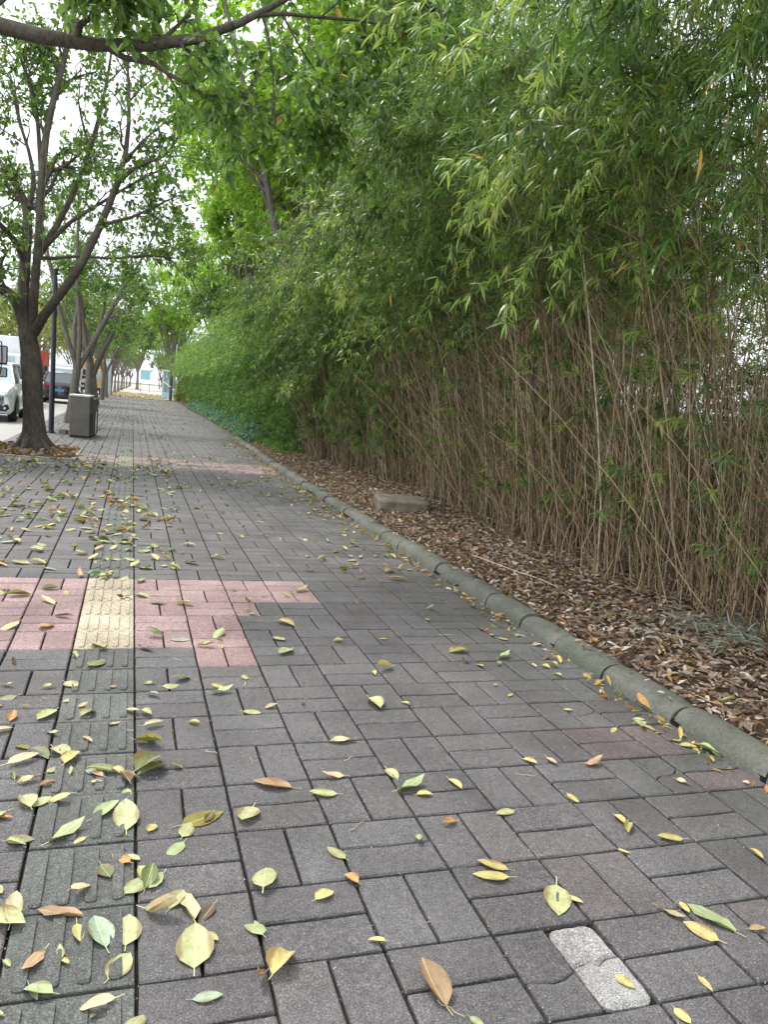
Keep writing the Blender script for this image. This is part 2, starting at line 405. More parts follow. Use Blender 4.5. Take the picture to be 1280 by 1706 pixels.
def in_view(x, y, m=1.08):
    d = Vector((x, y, 0)) - CAM; z = d.dot(_f)
    if z < 0.1: return False
    k = 1307.9 / z; u = d.dot(_r) * k / 640; v = d.dot(_u) * k / 853
    return abs(u) < m and abs(v) < m
cands.sort()
CRACKED = {(3, -1, 1), (3, -1, 0), (6, 4, 1), (6, 2, 1)}
single = 0; rest = {'grey': [], 'red': [], 'purple': [], 'faded': []}; nred = 0
for (d, i, j, h, vert, x, y, kd) in cands:
    if (i, j, h) in CRACKED and vert: continue
    tilt = (rs.normal(0, 0.0028), rs.normal(0, 0.0028), rs.normal(0, 0.0030)); dz = rs.normal(0, 0.0011)
    if in_view(x, y) and single + nred < 300 and j < 40:
        o = obj('red_brick' if kd == 'red' else 'brick', BM[kd]['v' if vert else 'h'][rs.randint(4)], pavement, (x, y, dz)); o.rotation_euler = tilt
        if kd == 'red': nred += 1
        else: single += 1
    elif y > -2.0 and (j > 12 or in_view(x, y, 1.6)):
        rest[kd].append((x, y, dz, vert, tilt))
# broken pavers, each in two pieces
def broken(i, j, h, mats, zig, drop=0.0, rough=0.0):
    x0 = (i + 0.5 * h) * U + G / 2; x1 = x0 + W1; y0 = j * U + G / 2; y1 = y0 + L1
    n = len(zig); mid = [(x0 + (x1 - x0) * k / (n - 1), y0 + (y1 - y0) * t) for k, t in enumerate(zig)]
    g = 0.0034
    low = [(x0, y0), (x1, y0)] + [(x, y - g) for x, y in reversed(mid)]
    high = [(x, y + g) for x, y in mid] + [(x1, y1), (x0, y1)]
    if rough:
        rs4 = R(i * 7 + 3)
        def crumble(poly):
            res = []
            for k in range(len(poly)):
                a, b_ = poly[k], poly[(k + 1) % len(poly)]; L_ = math.hypot(b_[0] - a[0], b_[1] - a[1]); n_ = max(1, int(L_ / .022))
                for q_ in range(n_):
                    t_ = q_ / n_; res.append((a[0] + (b_[0] - a[0]) * t_ + rs4.uniform(-1, 1) * rough * .35, a[1] + (b_[1] - a[1]) * t_ + rs4.uniform(-1, 1) * rough * .35))
            cx_ = (x0 + x1) / 2
            out_ = []
            for (px_, py_) in res:                       # worn, rounded corners
                dx_ = max(0, abs(px_ - cx_) - (x1 - x0) / 2 + .035); dy_ = max(0, abs(py_ - (y0 + y1) / 2) - (y1 - y0) / 2 + .035)
                s_ = min(1.0, .035 / max(1e-6, math.hypot(dx_, dy_))) if dx_ and dy_ else 1.0
                out_.append((px_ - math.copysign(dx_ * (1 - s_), px_ - cx_), py_ - math.copysign(dy_ * (1 - s_), py_ - (y0 + y1) / 2)))
            return out_
        low, high = crumble(low), crumble(high)
    for out, m, dz in ((low, mats[0], 0.0), (high, mats[1], -drop)):
        mb = MB(); mb.prism(out, -BH, dz, 0.004 if m is not M_PALE else 0.009); obj('broken_brick', mb.mesh('broken_brick', m), pavement)
broken(3, -1, 1, (M_PALE, M_PALE), (0.50, 0.53, 0.49, 0.55, 0.56), 0.003, .006)
broken(3, -1, 0, (M_GREY, M_GREY), (0.40, 0.38, 0.36, 0.38, 0.44), 0.002)
broken(6, 4, 1, (M_GREY, M_GREY), (0.42, 0.43, 0.48, 0.5, 0.62), 0.003)
broken(6, 2, 1, (M_GREY, M_GREY), (0.40, 0.47, 0.46, 0.5, 0.62), 0.004)
# the pavers beyond: still one raised slab each
for kd, lst in rest.items():
    if not lst: continue
    mats = {'grey': M_GREY, 'red': M_RED, 'purple': M_PURP, 'faded': M_FADED}[kd]
    X = np.array([[l[0], l[1], l[2]] for l in lst]); vt = np.array([l[3] for l in lst]); ti = np.array([l[4][:2] for l in lst])
    hw = np.where(vt, W1, L1)[:, None] / 2; hd = np.where(vt, L1, W1)[:, None] / 2; c = 0.0045
    sx = np.array([-1, 1, 1, -1.0])[None]; sy = np.array([-1, -1, 1, 1.0])[None]
    def ringv(ins, z):
        dx = sx * (hw - ins); dy = sy * (hd - ins)
        return np.stack([X[:, 0:1] + dx, X[:, 1:2] + dy, X[:, 2:3] + z + dy * ti[:, 0:1] - dx * ti[:, 1:2]], -1)
    V = np.concatenate([ringv(0, -0.03), ringv(0, -c), ringv(c, 0)], 1).reshape(-1, 3)
    F = [[8, 9, 10, 11]] + [[a + r, (a + 1) % 4 + r, (a + 1) % 4 + r + 4, a + r + 4] for r in (0, 4) for a in range(4)]
    F = (np.array(F)[None] + (np.arange(len(lst)) * 12)[:, None, None]).reshape(-1, 4)
    obj('distant_' + {'grey': 'grey', 'purple': 'grey', 'faded': 'red', 'red': 'red'}[kd] + '_bricks', mk('distant_bricks', V, F, mats, rnd=np.repeat(rs.rand(len(lst)), 12)), pavement, kind='stuff')
nt = 0; trest = {'green': [], 'yellow': []}
for (i, j) in tiles:
    kd = 'yellow' if 8 <= j <= 12 else ('worn' if 38 <= j <= 43 else 'green')
    x, y = (i + .5) * U, (j + .5) * U
    if j < 110 and (j > -6):
        o = obj('tactile_tile', TM[kd], pavement, (x, y, rs.normal(0, 0.0012))); o.rotation_euler = (rs.normal(0, .003), rs.normal(0, .003), rs.normal(0, .003))
    else:
        trest[kd].append((x, y))
for kd, lst in trest.items():
    if not lst: continue
    mb = MB(); s = L1 / 2
    for x, y in lst:
        mb.prism([(x - s, y - s), (x + s, y - s), (x + s, y + s), (x - s, y + s)], -.03, -.002, .003)
        for k in range(4):
            cx = x + (k + .5) / 4 * L1 - s; mb.box(cx - .017, cx + .017, y - s + .02, y + s - .02, -.002, .004)
    obj('distant_tactile_tiles', mb.mesh('distant_tactile_tiles', TM[kd].materials[0]), pavement, kind='stuff')

# ---- kerb of rounded stones
def kerb_mat():
    b = NB('mossy_kerb'); o = b.pos(); f = b.noise(4.5, 6, 0.7, o); g = b.noise(60, 5, 0.7, o); h = b.noise(2.2, 4, 0.6, o)
    c = b.mix(b.ramp(f, [(0.3, 0.0), (0.7, 1.0)]), (0.115, 0.120, 0.098), (0.20, 0.20, 0.17))
    c = b.mix(b.ramp(h, [(0.45, 0.0), (0.62, 0.85)]), c, (0.085, 0.105, 0.07))
    c = b.mix(b.ramp(b.noise(13, 6, 0.75, o), [(0.62, 0.0), (0.74, 0.6)]), c, (0.30, 0.30, 0.27))
    c = b.mix(b.math('MULTIPLY', b.oi('Random'), 0.5), c, (0.17, 0.165, 0.14))
    c = b.mix(b.ramp(b.noise(7.0, 6, 0.8, o, 0.6), [(0.56, 0.0), (0.70, 0.7)]), c, (0.06, 0.06, 0.045))
    c = b.mix(b.ramp(b.noise(26, 5, 0.8, o), [(0.60, 0.0), (0.70, 0.55)]), c, (0.27, 0.25, 0.21))
    c = b.mix(1.0, c, b.ramp(g, [(0.3, 0.75), (0.7, 1.2)]), 'MULTIPLY')
    return b.done(b.principled(c, 0.82, b.bump(b.math('ADD', g, b.math('MULTIPLY', f, 2.0)), 0.011, 1.0), 0, 0.3).outputs[0])
M_KERB = kerb_mat()
prof = [(0.0, -0.05), (0.003, 0.030), (0.012, 0.060), (0.030, 0.083), (0.058, 0.098), (0.095, 0.104), (0.135, 0.103), (0.175, 0.093), (0.200, 0.070), (0.208, 0.03), (0.208, -0.05)]
me = bpy.data.meshes.new('kerb'); kz = list(range(-14, 70, 6))
kv = [((kerbx(z) + a) * U, z * U, hgt) for z in kz for a, hgt in ((0.03, -0.03), (0.03, 0.025), (0.74, 0.025), (0.74, -0.03))]
me.from_pydata(kv, [], [(4 * k + a, 4 * k + a + 1, 4 * k + a + 5, 4 * k + a + 4) for k in range(len(kz) - 1) for a in range(3)]); me.materials.append(M_JOINT); me.update()
kerb = obj('kerb', me, kind='structure')
def kerb_stone(Lc, seed):
    rs2 = R(seed); mb = MB(); n = 7; V = []
    for k in range(n):
        t = k / (n - 1); y = t * Lc; e = 0.006 if k in (0, n - 1) else 0.0
        yy = y + (0.004 if k == 0 else (-0.004 if k == n - 1 else 0))
        V += [(px + (e if px < .12 else -e) + rs2.uniform(-.0015, .0015), yy, pz - e + rs2.uniform(-.0015, .0015)) for px, pz in prof]
    m = len(prof); F = [(k * m + i, k * m + i + 1, (k + 1) * m + i + 1, (k + 1) * m + i) for k in range(n - 1) for i in range(m - 1)]
    F += [tuple(range(m)), tuple(range((n - 1) * m + m - 1, (n - 1) * m - 1, -1))]
    # fix winding so that the top faces up
    F = [tuple(reversed(f)) for f in F]
    mb.add(V, F); me2 = mb.mesh('kerb_stone', M_KERB, True); return me2
joints = [-6, -4, -2, 0.1, 2.05, 3.97, 5.9, 7.6, 9.05, 10.8, 12.45, 14.12, 15.65]
z = 15.65
while z < 66: z += 1.72 if z < 34 else 3.0; joints.append(round(z, 2))
rk = R(5)
for k in range(len(joints) - 1):
    a, b_ = joints[k], joints[k + 1]; xa, xb = kerbx(a) * U, kerbx(b_) * U; ya, yb = a * U, b_ * U
    L = math.hypot(xb - xa, yb - ya) - 0.011
    o = obj('kerb_stone', kerb_stone(L, k), kerb, (xa + rk.uniform(-.009, .009), ya + .005, rk.uniform(-.012, .008))); o.rotation_euler = (rk.uniform(-.008, .008), rk.uniform(-.03, .03), -math.atan2(xb - xa, yb - ya) + rk.uniform(-.008, .008))

# ---- planting bed
nx, ny = 26, 150
xs = np.linspace(0, 1, nx); ys = np.linspace(-14, 232, ny)
V = []
rb = R(3)
for zc in ys:
    x0 = (kerbx(zc) + 0.5) * U; x1 = 7.4
    for t in xs:
        x = x0 + (x1 - x0) * t; V.append((x, zc * U, 0.045 + 0.07 * min(1, t * 3) + 0.03 * math.sin(3.1 * x + zc * .7) * math.sin(zc * 1.3 + x) + rb.uniform(-.012, .012) - (0.05 if t == 0 else 0)))
F = np.array([(r * nx + c, r * nx + c + 1, (r + 1) * nx + c + 1, (r + 1) * nx + c) for r in range(ny - 1) for c in range(nx - 1)])
obj('planting_bed', mk('planting_bed', np.array(V), F, M_SOIL, True), kind='structure')
def bed_z(x, yy):
    zc = yy / U; x0 = (kerbx(zc) + .5) * U; t = max(0, (x - x0) / (7.4 - x0))
    return 0.045 + 0.07 * min(1, t * 3)

# ---- tree pit with its edging stones
M_EDGE = plain('pit_edge_concrete', (0.30, 0.28, 0.24), 0.9, var=.25, scale=9, bump=.5)
me = bpy.data.meshes.new('tree_pit'); me.from_pydata([(PIT[0] * U, PIT[2] * U, -.004), (PIT[1] * U, PIT[2] * U, -.004), (PIT[1] * U, PIT[3] * U, -.004), (PIT[0] * U, PIT[3] * U, -.004)], [], [(0, 1, 2, 3)]); me.materials.append(M_SOIL); me.update()
pit = obj('tree_pit', me, kind='structure')
for k in range(5):
    mb = MB(); mb.box(0.004, U - .004, 0.0, 0.09, -.05, 0.022, 0, .006); obj('edging_stone', mb.mesh('edging_stone', M_EDGE), pit, ((PIT[0] + k) * U, PIT[2] * U + .01, rk.uniform(-.006, .006)))
for k in range(7):
    mb = MB(); mb.box(0.0, 0.09, 0.004, U - .004, -.05, 0.022, 0, .006); obj('edging_stone', mb.mesh('edging_stone', M_EDGE), pit, (PIT[1] * U - .095, (PIT[2] + k) * U, rk.uniform(-.006, .006)))
# ================================================================ BAMBOO HEDGE
M_CULM = None
def culm_mat(name, stops):
    b = NB(name); k = b.attr('rnd'); c = b.ramp(k, stops); f = b.noise(18, 4, 0.7, b.obj())
    c = b.mix(1.0, c, b.ramp(f, [(0.3, 0.65), (0.7, 1.25)]), 'MULTIPLY')
    return b.done(b.principled(c, 0.6, None, 0, 0.4).outputs[0])
M_CULM = culm_mat('bamboo_culm', [(0.0, (0.08, 0.05, 0.03)), (0.22, (0.22, 0.145, 0.08)), (0.45, (0.40, 0.285, 0.17)), (0.68, (0.58, 0.45, 0.30)), (0.80, (0.26, 0.20, 0.09)), (0.93, (0.16, 0.20, 0.055)), (1.0, (0.66, 0.56, 0.42))])
M_TWIG = culm_mat('dry_bamboo_twig', [(0.0, (0.12, 0.07, 0.035)), (0.35, (0.30, 0.20, 0.11)), (0.7, (0.52, 0.39, 0.25)), (1.0, (0.72, 0.61, 0.46))])
M_GTWIG = culm_mat('green_bamboo_twig', [(0.0, (0.14, 0.12, 0.05)), (0.6, (0.13, 0.16, 0.06)), (1.0, (0.24, 0.2, 0.11))])
M_BLEAF = leaf_mat('bamboo_leaf', [(0.0, (0.055, 0.11, 0.03)), (0.25, (0.105, 0.19, 0.045)), (0.45, (0.165, 0.275, 0.06)), (0.62, (0.165, 0.28, 0.13)), (0.80, (0.29, 0.43, 0.09)), (0.95, (0.36, 0.43, 0.13)), (1.0, (0.45, 0.29, 0.10))], rough=0.30, trans=0.40)
M_LLEAF = leaf_mat('hedge_leaf', [(0.0, (0.05, 0.13, 0.03)), (0.35, (0.10, 0.22, 0.045)), (0.7, (0.19, 0.34, 0.07)), (1.0, (0.34, 0.46, 0.11))], rough=0.45, trans=0.42)

def lerp_poly(P, t):
    """P (N,m,3), t (N,k) in 0..1 -> points (N,k,3) and tangents"""
    m = P.shape[1]; x = t * (m - 1); i = np.clip(x.astype(int), 0, m - 2); f = (x - i)[..., None]
    n = np.arange(len(P))[:, None]; a = P[n, i]; b = P[n, i + 1]
    return a * (1 - f) + b * f, nrm(b - a)

def bamboo_clump(seed, H, W=1.9, D=1.1, ncul=105, nlean=130, ndry=2500, nlow=260, ngreen=1350, zsplit=3.0, lush=False, leafL=(0.08, 0.155), arch=.75):
    rs = R(seed); root = obj('bamboo_clump', None)
    m = 9; s = np.linspace(0, 1, m)
    def culms(n, hlo, hhi, lean, bend, x_bias=0.0):
        bx = rs.uniform(0, D, n) + x_bias; by = rs.uniform(-W / 2, W / 2, n); h = rs.uniform(hlo, hhi, n)
        ax = rs.normal(-0.10, lean, n); ay = rs.normal(0, lean * 1.15, n); cx = rs.uniform(-1.5, 0.35, n) * bend; cy = rs.normal(0, 0.55, n) * bend
        P = np.empty((n, m, 3))
        P[..., 0] = bx[:, None] + ax[:, None] * h[:, None] * s + cx[:, None] * s ** 2.6 + rs.normal(0, .016, (n, m))
        P[..., 1] = by[:, None] + ay[:, None] * h[:, None] * s + cy[:, None] * s ** 2.4 + rs.normal(0, .018, (n, m))
        P[..., 2] = 0.02 + h[:, None] * s - (np.abs(cx) * .35)[:, None] * s ** 3
        return P, h
    C, h = culms(ncul, H * .55, H, 0.082, arch)
    r0 = rs.uniform(.0034, .0095, ncul); r0[:4] = rs.uniform(.012, .017, 4)
    RC = r0[:, None] * (1 - .75 * s)[None]
    Cl, hl = culms(nlean, 0.6, 2.6, 0.24, 0.3, -0.10)
    RL = rs.uniform(.0022, .0062, nlean)[:, None] * (1 - .6 * s)[None]
    v1, f1 = tubes(C, RC, 4); v2, f2 = tubes(Cl, RL, 3 if False else 4); V, F = merge([(v1, f1), (v2, f2)])
    rc = rs.rand(ncul) ** 1.0; rc[:4] = rs.uniform(.86, .95, 4)
    rr = np.concatenate([np.repeat(rc, m * 4), np.repeat(rs.uniform(0, .7, nlean), m * 4)])
    obj('culms', mk('culms', V, F, M_CULM, True, rr), root, kind='stuff')
    def twigs(n, zlo, zhi, llo, lhi, up, out, droop, mt=4):
        idx = rs.randint(0, ncul, n); zt = rs.uniform(zlo, zhi, n); t = np.clip(zt / np.maximum(h[idx], .1), .03, .98)
        B, T = lerp_poly(C[idx], t[:, None]); B = B[:, 0]; T = T[:, 0]
        d = rs.normal(0, 1, (n, 3)); d[:, 2] = np.abs(d[:, 2]) * .3 + up; d[:, 0] -= out; d = nrm(nrm(d) + T * .35)
        L = rs.uniform(llo, lhi, n); q = np.linspace(0, 1, mt)
        P = B[:, None] + d[:, None] * (L[:, None] * q)[..., None]; P[..., 2] -= droop * L[:, None] * q ** 2
        P += rs.normal(0, .008, P.shape) * (q > 0)[None, :, None]
        P[..., 2] = np.maximum(P[..., 2], 0.01)
        return P, L
    if ndry:
        P, L = twigs(ndry, 0.02, zsplit * 1.25, .15, .70, .75, .35, .10)
        # many dry twigs thin out upwards
        v, f = tubes(P, rs.uniform(.0010, .0028, ndry)[:, None] * np.linspace(1, .45, 4)[None], 3)
        obj('dry_twigs', mk('dry_twigs', v, f, M_TWIG, False, np.repeat(rs.rand(ndry), 12)), root, kind='stuff')
    # leafy twigs
    zlo = 0.15 if lush else zsplit * .78
    g1 = twigs(int(ngreen * .42), zlo, H * 1.0, .25, .75, .35, .50, .50)
    nb = int(ngreen * .085)                                # long arching side branches that carry plumes
    PBr, LB = twigs(nb, zlo + .1, H * 1.0, .7, 1.75, .55, .85, .55, 7)
    v, f = tubes(PBr, rs.uniform(.0020, .0034, nb)[:, None] * np.linspace(1, .4, 7)[None], 4)
    obj('side_branches', mk('side_branches', v, f, M_GTWIG, True, np.repeat(rs.rand(nb), 28)), root, kind='stuff')
    ng = int(ngreen * .60); ib = rs.randint(0, nb, ng); tb = rs.uniform(.2, 1.0, (ng, 1)) ** .8; Bb, Tb = lerp_poly(PBr[ib], tb); Bb, Tb = Bb[:, 0], Tb[:, 0]
    db = nrm(Tb * .9 + rs.normal(0, .45, (ng, 3)) + np.array([0, 0, -.15])); Lg = rs.uniform(.22, .6, ng); qq = np.linspace(0, 1, 4)
    PG = Bb[:, None] + db[:, None] * (Lg[:, None] * qq)[..., None]; PG[..., 2] -= .35 * Lg[:, None] * qq ** 2; PG[..., 2] = np.maximum(PG[..., 2], .02)
    sets = [g1, (PG, Lg)]
    tone = np.concatenate([rs.beta(1.3, 1.3, len(g1[0])), rs.beta(1.1, 1.1, nb)[ib]])
    if nlow: sets.append(twigs(nlow, .35, zsplit, .15, .4, .3, .9, .35))
    P = np.concatenate([a[0] for a in sets]); n = len(P); tone = np.concatenate([tone, rs.beta(1.3, 1.3, n - len(tone))])
    v, f = tubes(P, rs.uniform(.0009, .0020, n)[:, None] * np.linspace(1, .4, 4)[None], 3)
    obj('green_twigs', mk('green_twigs', v, f, M_GTWIG, False, np.repeat(rs.rand(n), 12)), root, kind='stuff')
    nf, k = 4, 5                                           # nodes per twig, leaves per node
    t = np.linspace(.4, 1.0, nf)[None] + rs.uniform(-.08, 0, (n, nf)); B, T = lerp_poly(P, np.clip(t, 0, 1))
    B = np.repeat(B.reshape(-1, 3), k, 0); T = np.repeat(T.reshape(-1, 3), k, 0); N = len(B)
    d = nrm(T * .8 + rs.normal(0, .62, (N, 3)) + np.array([-.12, 0, -.28]))
    L = rs.uniform(*leafL, N); W_ = L * rs.uniform(.085, .135, N) * (1.25 if lush else 1.1)
    up = rs.normal(0, .5, (N, 3)) + np.array([-.25, 0, 1.0])
    rn = np.clip(np.repeat(tone, nf * k) + rs.normal(0, .13, N), 0, .93); bad = rs.rand(N) < .012; rn[bad] = 1.0
    T_, TF = (LEAF2 if lush else BLADE)
    v, f, rn2, _ = stamp(T_, TF, B, d, up, L, W_, rn)
    obj('foliage', mk('foliage', v, f, M_LLEAF if lush else M_BLEAF, False, rn2), root, kind='stuff')
    return root

near_protos = [bamboo_clump(20 + k, (6.6, 6.9, 6.4)[k]) for k in range(3)]
mid_protos = [bamboo_clump(40 + k, 4.9, W=2.3, D=1.4, ncul=110, nlean=60, ndry=2300, nlow=450, ngreen=1500, zsplit=1.5, leafL=(.09, .16), arch=.8) for k in range(2)]
lush_protos = [bamboo_clump(60 + k, 4.1, W=3.0, D=1.5, ncul=60, nlean=5, ndry=0, nlow=0, ngreen=2600, zsplit=1.0, lush=True, leafL=(.09, .15), arch=.5) for k in range(2)]
used = set()
ORD = 'first second third fourth fifth sixth seventh eighth ninth tenth eleventh twelfth thirteenth fourteenth fifteenth sixteenth seventeenth eighteenth nineteenth twentieth'.split()
def place(protos, k, loc, rz, sc_, label, group):
    p = protos[k % len(protos)]
    if id(p) not in used:
        used.add(id(p)); p.location = loc; p.rotation_euler = (0, 0, rz); p.scale = sc_; r = p; r['label'] = label; r['group'] = group
    else: r = dup(p, loc, rz, sc_, label, group)
    r['category'] = 'bamboo'
    return r
rp = R(77)
front = [  # (X, Z in cells, kind, label)
    (12.4, 0.6, 0, 'dry-stemmed bamboo clump at the near end of the hedge, right of all others'),
    (12.2, 5.4, 1, 'nearest bamboo clump in view, brown stems rising above the fallen grey-green sprig'),
    (12.2, 10.4, 2, 'bamboo clump with white slits of sky between its stems, third in the front row'),
    (12.1, 15.4, 0, 'bamboo clump with thick green canes leaning over brown litter, fourth in the front row'),
    (12.6, 20.2, 1, 'bamboo clump of straw-coloured stems just right of the concrete block'),
    (12.7, 25.0, 2, 'bamboo clump standing directly behind the concrete block, stems fanning left'),
    (13.3, 30.0, 0, 'bamboo clump with pale bent stems just left of the concrete block')]
for n, (X, Z, k, lab) in enumerate(front):
    place(near_protos, k, (X * U, Z * U, bed_z(X * U, Z * U)), rp.uniform(-.12, .12), (1, 1, (1.06, 1.04, 1.0, 1.0, .98, .95, .92)[n]), lab, 'bamboo clumps with dry brown lower stems')
for n, (X, Z, k) in enumerate([(17.5, 13.5, 2), (16.9, 19.5, 0), (17.0, 24.5, 1), (17.0, 30, 2), (17.0, 36, 0)]):
    place(near_protos, k, (X * U, Z * U, .11), math.pi + rp.uniform(-.2, .2), (1, 1, (.50, .78, .88, .9, .85)[n]), ORD[n] + ' clump from the right in the back row of bamboo half hidden by brown stems', 'bamboo clumps of the back row')
mid = [(12.6, 35.6, 0, 'bamboo clump with olive leaves reaching halfway down, left of the pale bent stems'),
       (12.0, 41.8, 1, 'bamboo clump of thin brown twigs behind the widest part of the leaf litter'),
       (11.5, 48.4, 0, 'brown and green mottled bamboo clump beside the start of the solid green hedge')]
for n, (X, Z, k, lab) in enumerate(mid):
    place(mid_protos, k, (X * U, Z * U, .11), rp.uniform(-.1, .1), (1, 1, 1.12 - .06 * n), lab, 'half-leafy bamboo clumps in the middle of the hedge')
for n, (X, Z) in enumerate([(17, 41), (16, 49)]):
    place(mid_protos, n, (X * U, Z * U, .11), math.pi, (1, 1, 1.1), ('nearer' if n == 0 else 'farther') + ' tall olive bamboo clump rising behind the half-leafy middle of the hedge', 'taller bamboo behind the middle of the hedge')
n = 0; Z = 56.0
while Z < 214:
    X = float(np.interp(Z, [56, 70, 110, 160, 214], [11.9, 12.3, 13.6, 14.2, 14.4])); lab = ORD[n] + ' clump from the near end of the dense green far hedge'
    if n == 0: lab = 'nearest dense green hedge clump, where leaves first reach the ground'
    place(lush_protos, n, (X * U, Z * U, .1), rp.uniform(-.15, .15), (1, 1.0, rp.uniform(.94, 1.08)), lab, 'dense green hedge clumps of the far run')
    place(lush_protos, n + 1, ((X + 4.2) * U, (Z + 3) * U, .1), rp.uniform(-.15, .15), (1.1, 1.1, rp.uniform(1.12, 1.3)), ORD[n] + ' clump from the near end of the taller bamboo behind the far hedge', 'taller green bamboo behind the far hedge run')
    Z += 8.0 + n * .35; n += 1

# ================================================================ TREES
M_BARK = bark_mat('fig_bark', (0.050, 0.042, 0.034), (0.145, 0.125, 0.10))
M_BARK2 = bark_mat('grey_bark', (0.09, 0.078, 0.062), (0.26, 0.235, 0.20))
M_BARK3 = bark_mat('pale_twig_bark', (0.20, 0.175, 0.13), (0.34, 0.30, 0.24))
FIG = [(0.0, (0.06, 0.12, 0.03)), (0.4, (0.12, 0.22, 0.045)), (0.75, (0.20, 0.33, 0.065)), (0.93, (0.30, 0.42, 0.085)), (0.985, (0.34, 0.30, 0.06)), (1.0, (0.40, 0.26, 0.07))]
LIGHT = [(0.0, (0.14, 0.27, 0.04)), (0.4, (0.24, 0.41, 0.055)), (0.8, (0.38, 0.54, 0.08)), (1.0, (0.42, 0.48, 0.09))]
YEL = [(0.0, (0.14, 0.20, 0.05)), (0.5, (0.26, 0.30, 0.08)), (1.0, (0.46, 0.44, 0.14))]
M_FIG = leaf_mat('fig_leaf', FIG, rough=0.34, trans=0.40)
M_FIGN = leaf_mat('overhead_fig_leaf', [(p, tuple(x * .95 for x in c)) for p, c in FIG], rough=0.32, trans=0.34)
M_LIGHT = leaf_mat('light_green_leaf', LIGHT, rough=0.45, trans=0.5)
M_YEL = leaf_mat('yellow_green_leaf', YEL, rough=0.5, trans=0.45)

def resample(pl, M=12):
    a = np.array(pl, float); d = np.concatenate([[0], np.cumsum(np.linalg.norm(np.diff(a[:, :3], axis=0), axis=1))]); d /= d[-1]
    t = np.linspace(0, 1, M)
    # smooth through the points with a Catmull-like blend
    q = np.stack([np.interp(t, d, a[:, k]) for k in range(4)], 1)
    for _ in range(1): q[1:-1, :3] = .5 * q[1:-1, :3] + .25 * (q[:-2, :3] + q[2:, :3])
    return q
def children(P, Rr, rs, n, lo, hi, start=.25, along=.7, side=.8, up=.25, droop=0.0, m=6, wob=.04, rfrac=.55):
    """n side branches for every polyline"""
    N = len(P); idx = np.repeat(np.arange(N), n); t = rs.uniform(start, 1, len(idx)) ** .9
    B, T = lerp_poly(P[idx], t[:, None]); B, T = B[:, 0], T[:, 0]
    mm = P.shape[1]; rb = Rr[idx, np.clip((t * (mm - 1)).astype(int), 0, mm - 1)]
    d = rs.normal(0, 1, (len(idx), 3)); d -= (d * T).sum(1, keepdims=True) * T; d = nrm(T * along + nrm(d) * side + np.array([0, 0, up]))
    L = rs.uniform(lo, hi, len(idx)) * (1.15 - .5 * t); q = np.linspace(0, 1, m)
    Q = B[:, None] + d[:, None] * (L[:, None] * q)[..., None]; Q[..., 2] += (-droop * L[:, None]) * q ** 2
    w = np.cumsum(rs.normal(0, wob, Q.shape) * L[:, None, None] * (q > 0)[None, :, None], 1); Q = Q + w
    Rn = (np.minimum(rb * rfrac, .5) )[:, None] * (1 - .72 * q)[None]
    return Q, np.maximum(Rn, .0022)
def leaves_on(P, rs, k, L, W, out=.7, droop=.35, start=.15):
    n = len(P); t = rs.uniform(start, 1, (n, k)); B, T = lerp_poly(P, t); B = B.reshape(-1, 3); T = T.reshape(-1, 3); N = len(B)
    d = nrm(T * .5 + nrm(rs.normal(0, 1, (N, 3))) * out + np.array([0, 0, -droop])); LL = rs.uniform(*L, N)
    return B + d * .02, d, rs.normal(0, .55, (N, 3)) + np.array([0, 0, 1.0]), LL, LL * rs.uniform(*W, N)
def build_tree(name, limbs, rs, bark, leaf, nl=(5, 6, 5), lens=((.7, 1.6), (.35, .8), (.15, .4)), k=7, L=(.08, .13), W=(.42, .55), tmpl=LEAF4, base=None, start=.3, sides=8, up=.2, droop=.15, shade=None, ups=None, keep=None, M=12, extra=None):
    root = obj(name, None, loc=base or (0, 0, 0)); bx = np.array(base or (0, 0, 0), float)
    Q = [resample(l, M) for l in limbs]; P = np.array([q[:, :3] for q in Q]) - bx; Rr = np.array([q[:, 3] for q in Q])
    big = [tubes(P, Rr, sides)]
    obj('trunk', mk('trunk', *merge(big), bark, True), root)
    sel = slice(1, None) if ups is None else ups
    P1, R1 = children(P[sel], Rr[sel], rs, nl[0], *lens[0], start=start, up=up)
    if keep is not None:
        kk = keep(P1[:, -1] + bx); P1, R1 = P1[kk], R1[kk]
    P2, R2 = children(P1, R1, rs, nl[1], *lens[1], start=.2, up=.1, droop=droop, m=5)
    P3, R3 = children(P2, R2, rs, nl[2], *lens[2], start=.2, up=.0, droop=droop, m=4)
    obj('branches', mk('branches', *merge([tubes(P1, R1, 5), tubes(P2, R2, 4), tubes(P3, R3, 3)]), bark, True), root, kind='stuff')
    B, d, u, LL, WW = leaves_on(P3, rs, k, L, W)
    if extra: 
        B2, d2, u2, L2, W2 = leaves_on(P2, rs, extra, L, W); B, d, u, LL, WW = [np.concatenate(z) for z in ((B, B2), (d, d2), (u, u2), (LL, L2), (WW, W2))]
    rn = np.clip(rs.beta(2, 2.4, len(B)) , 0, .95); sp = rs.rand(len(B)) < .012; rn[sp] = 1.0
    v, f, rn2, _ = stamp(*tmpl, B, d, u, LL, WW, rn)
    obj('crown', mk('crown', v, f, leaf, False, rn2), root, kind='stuff')
    return root

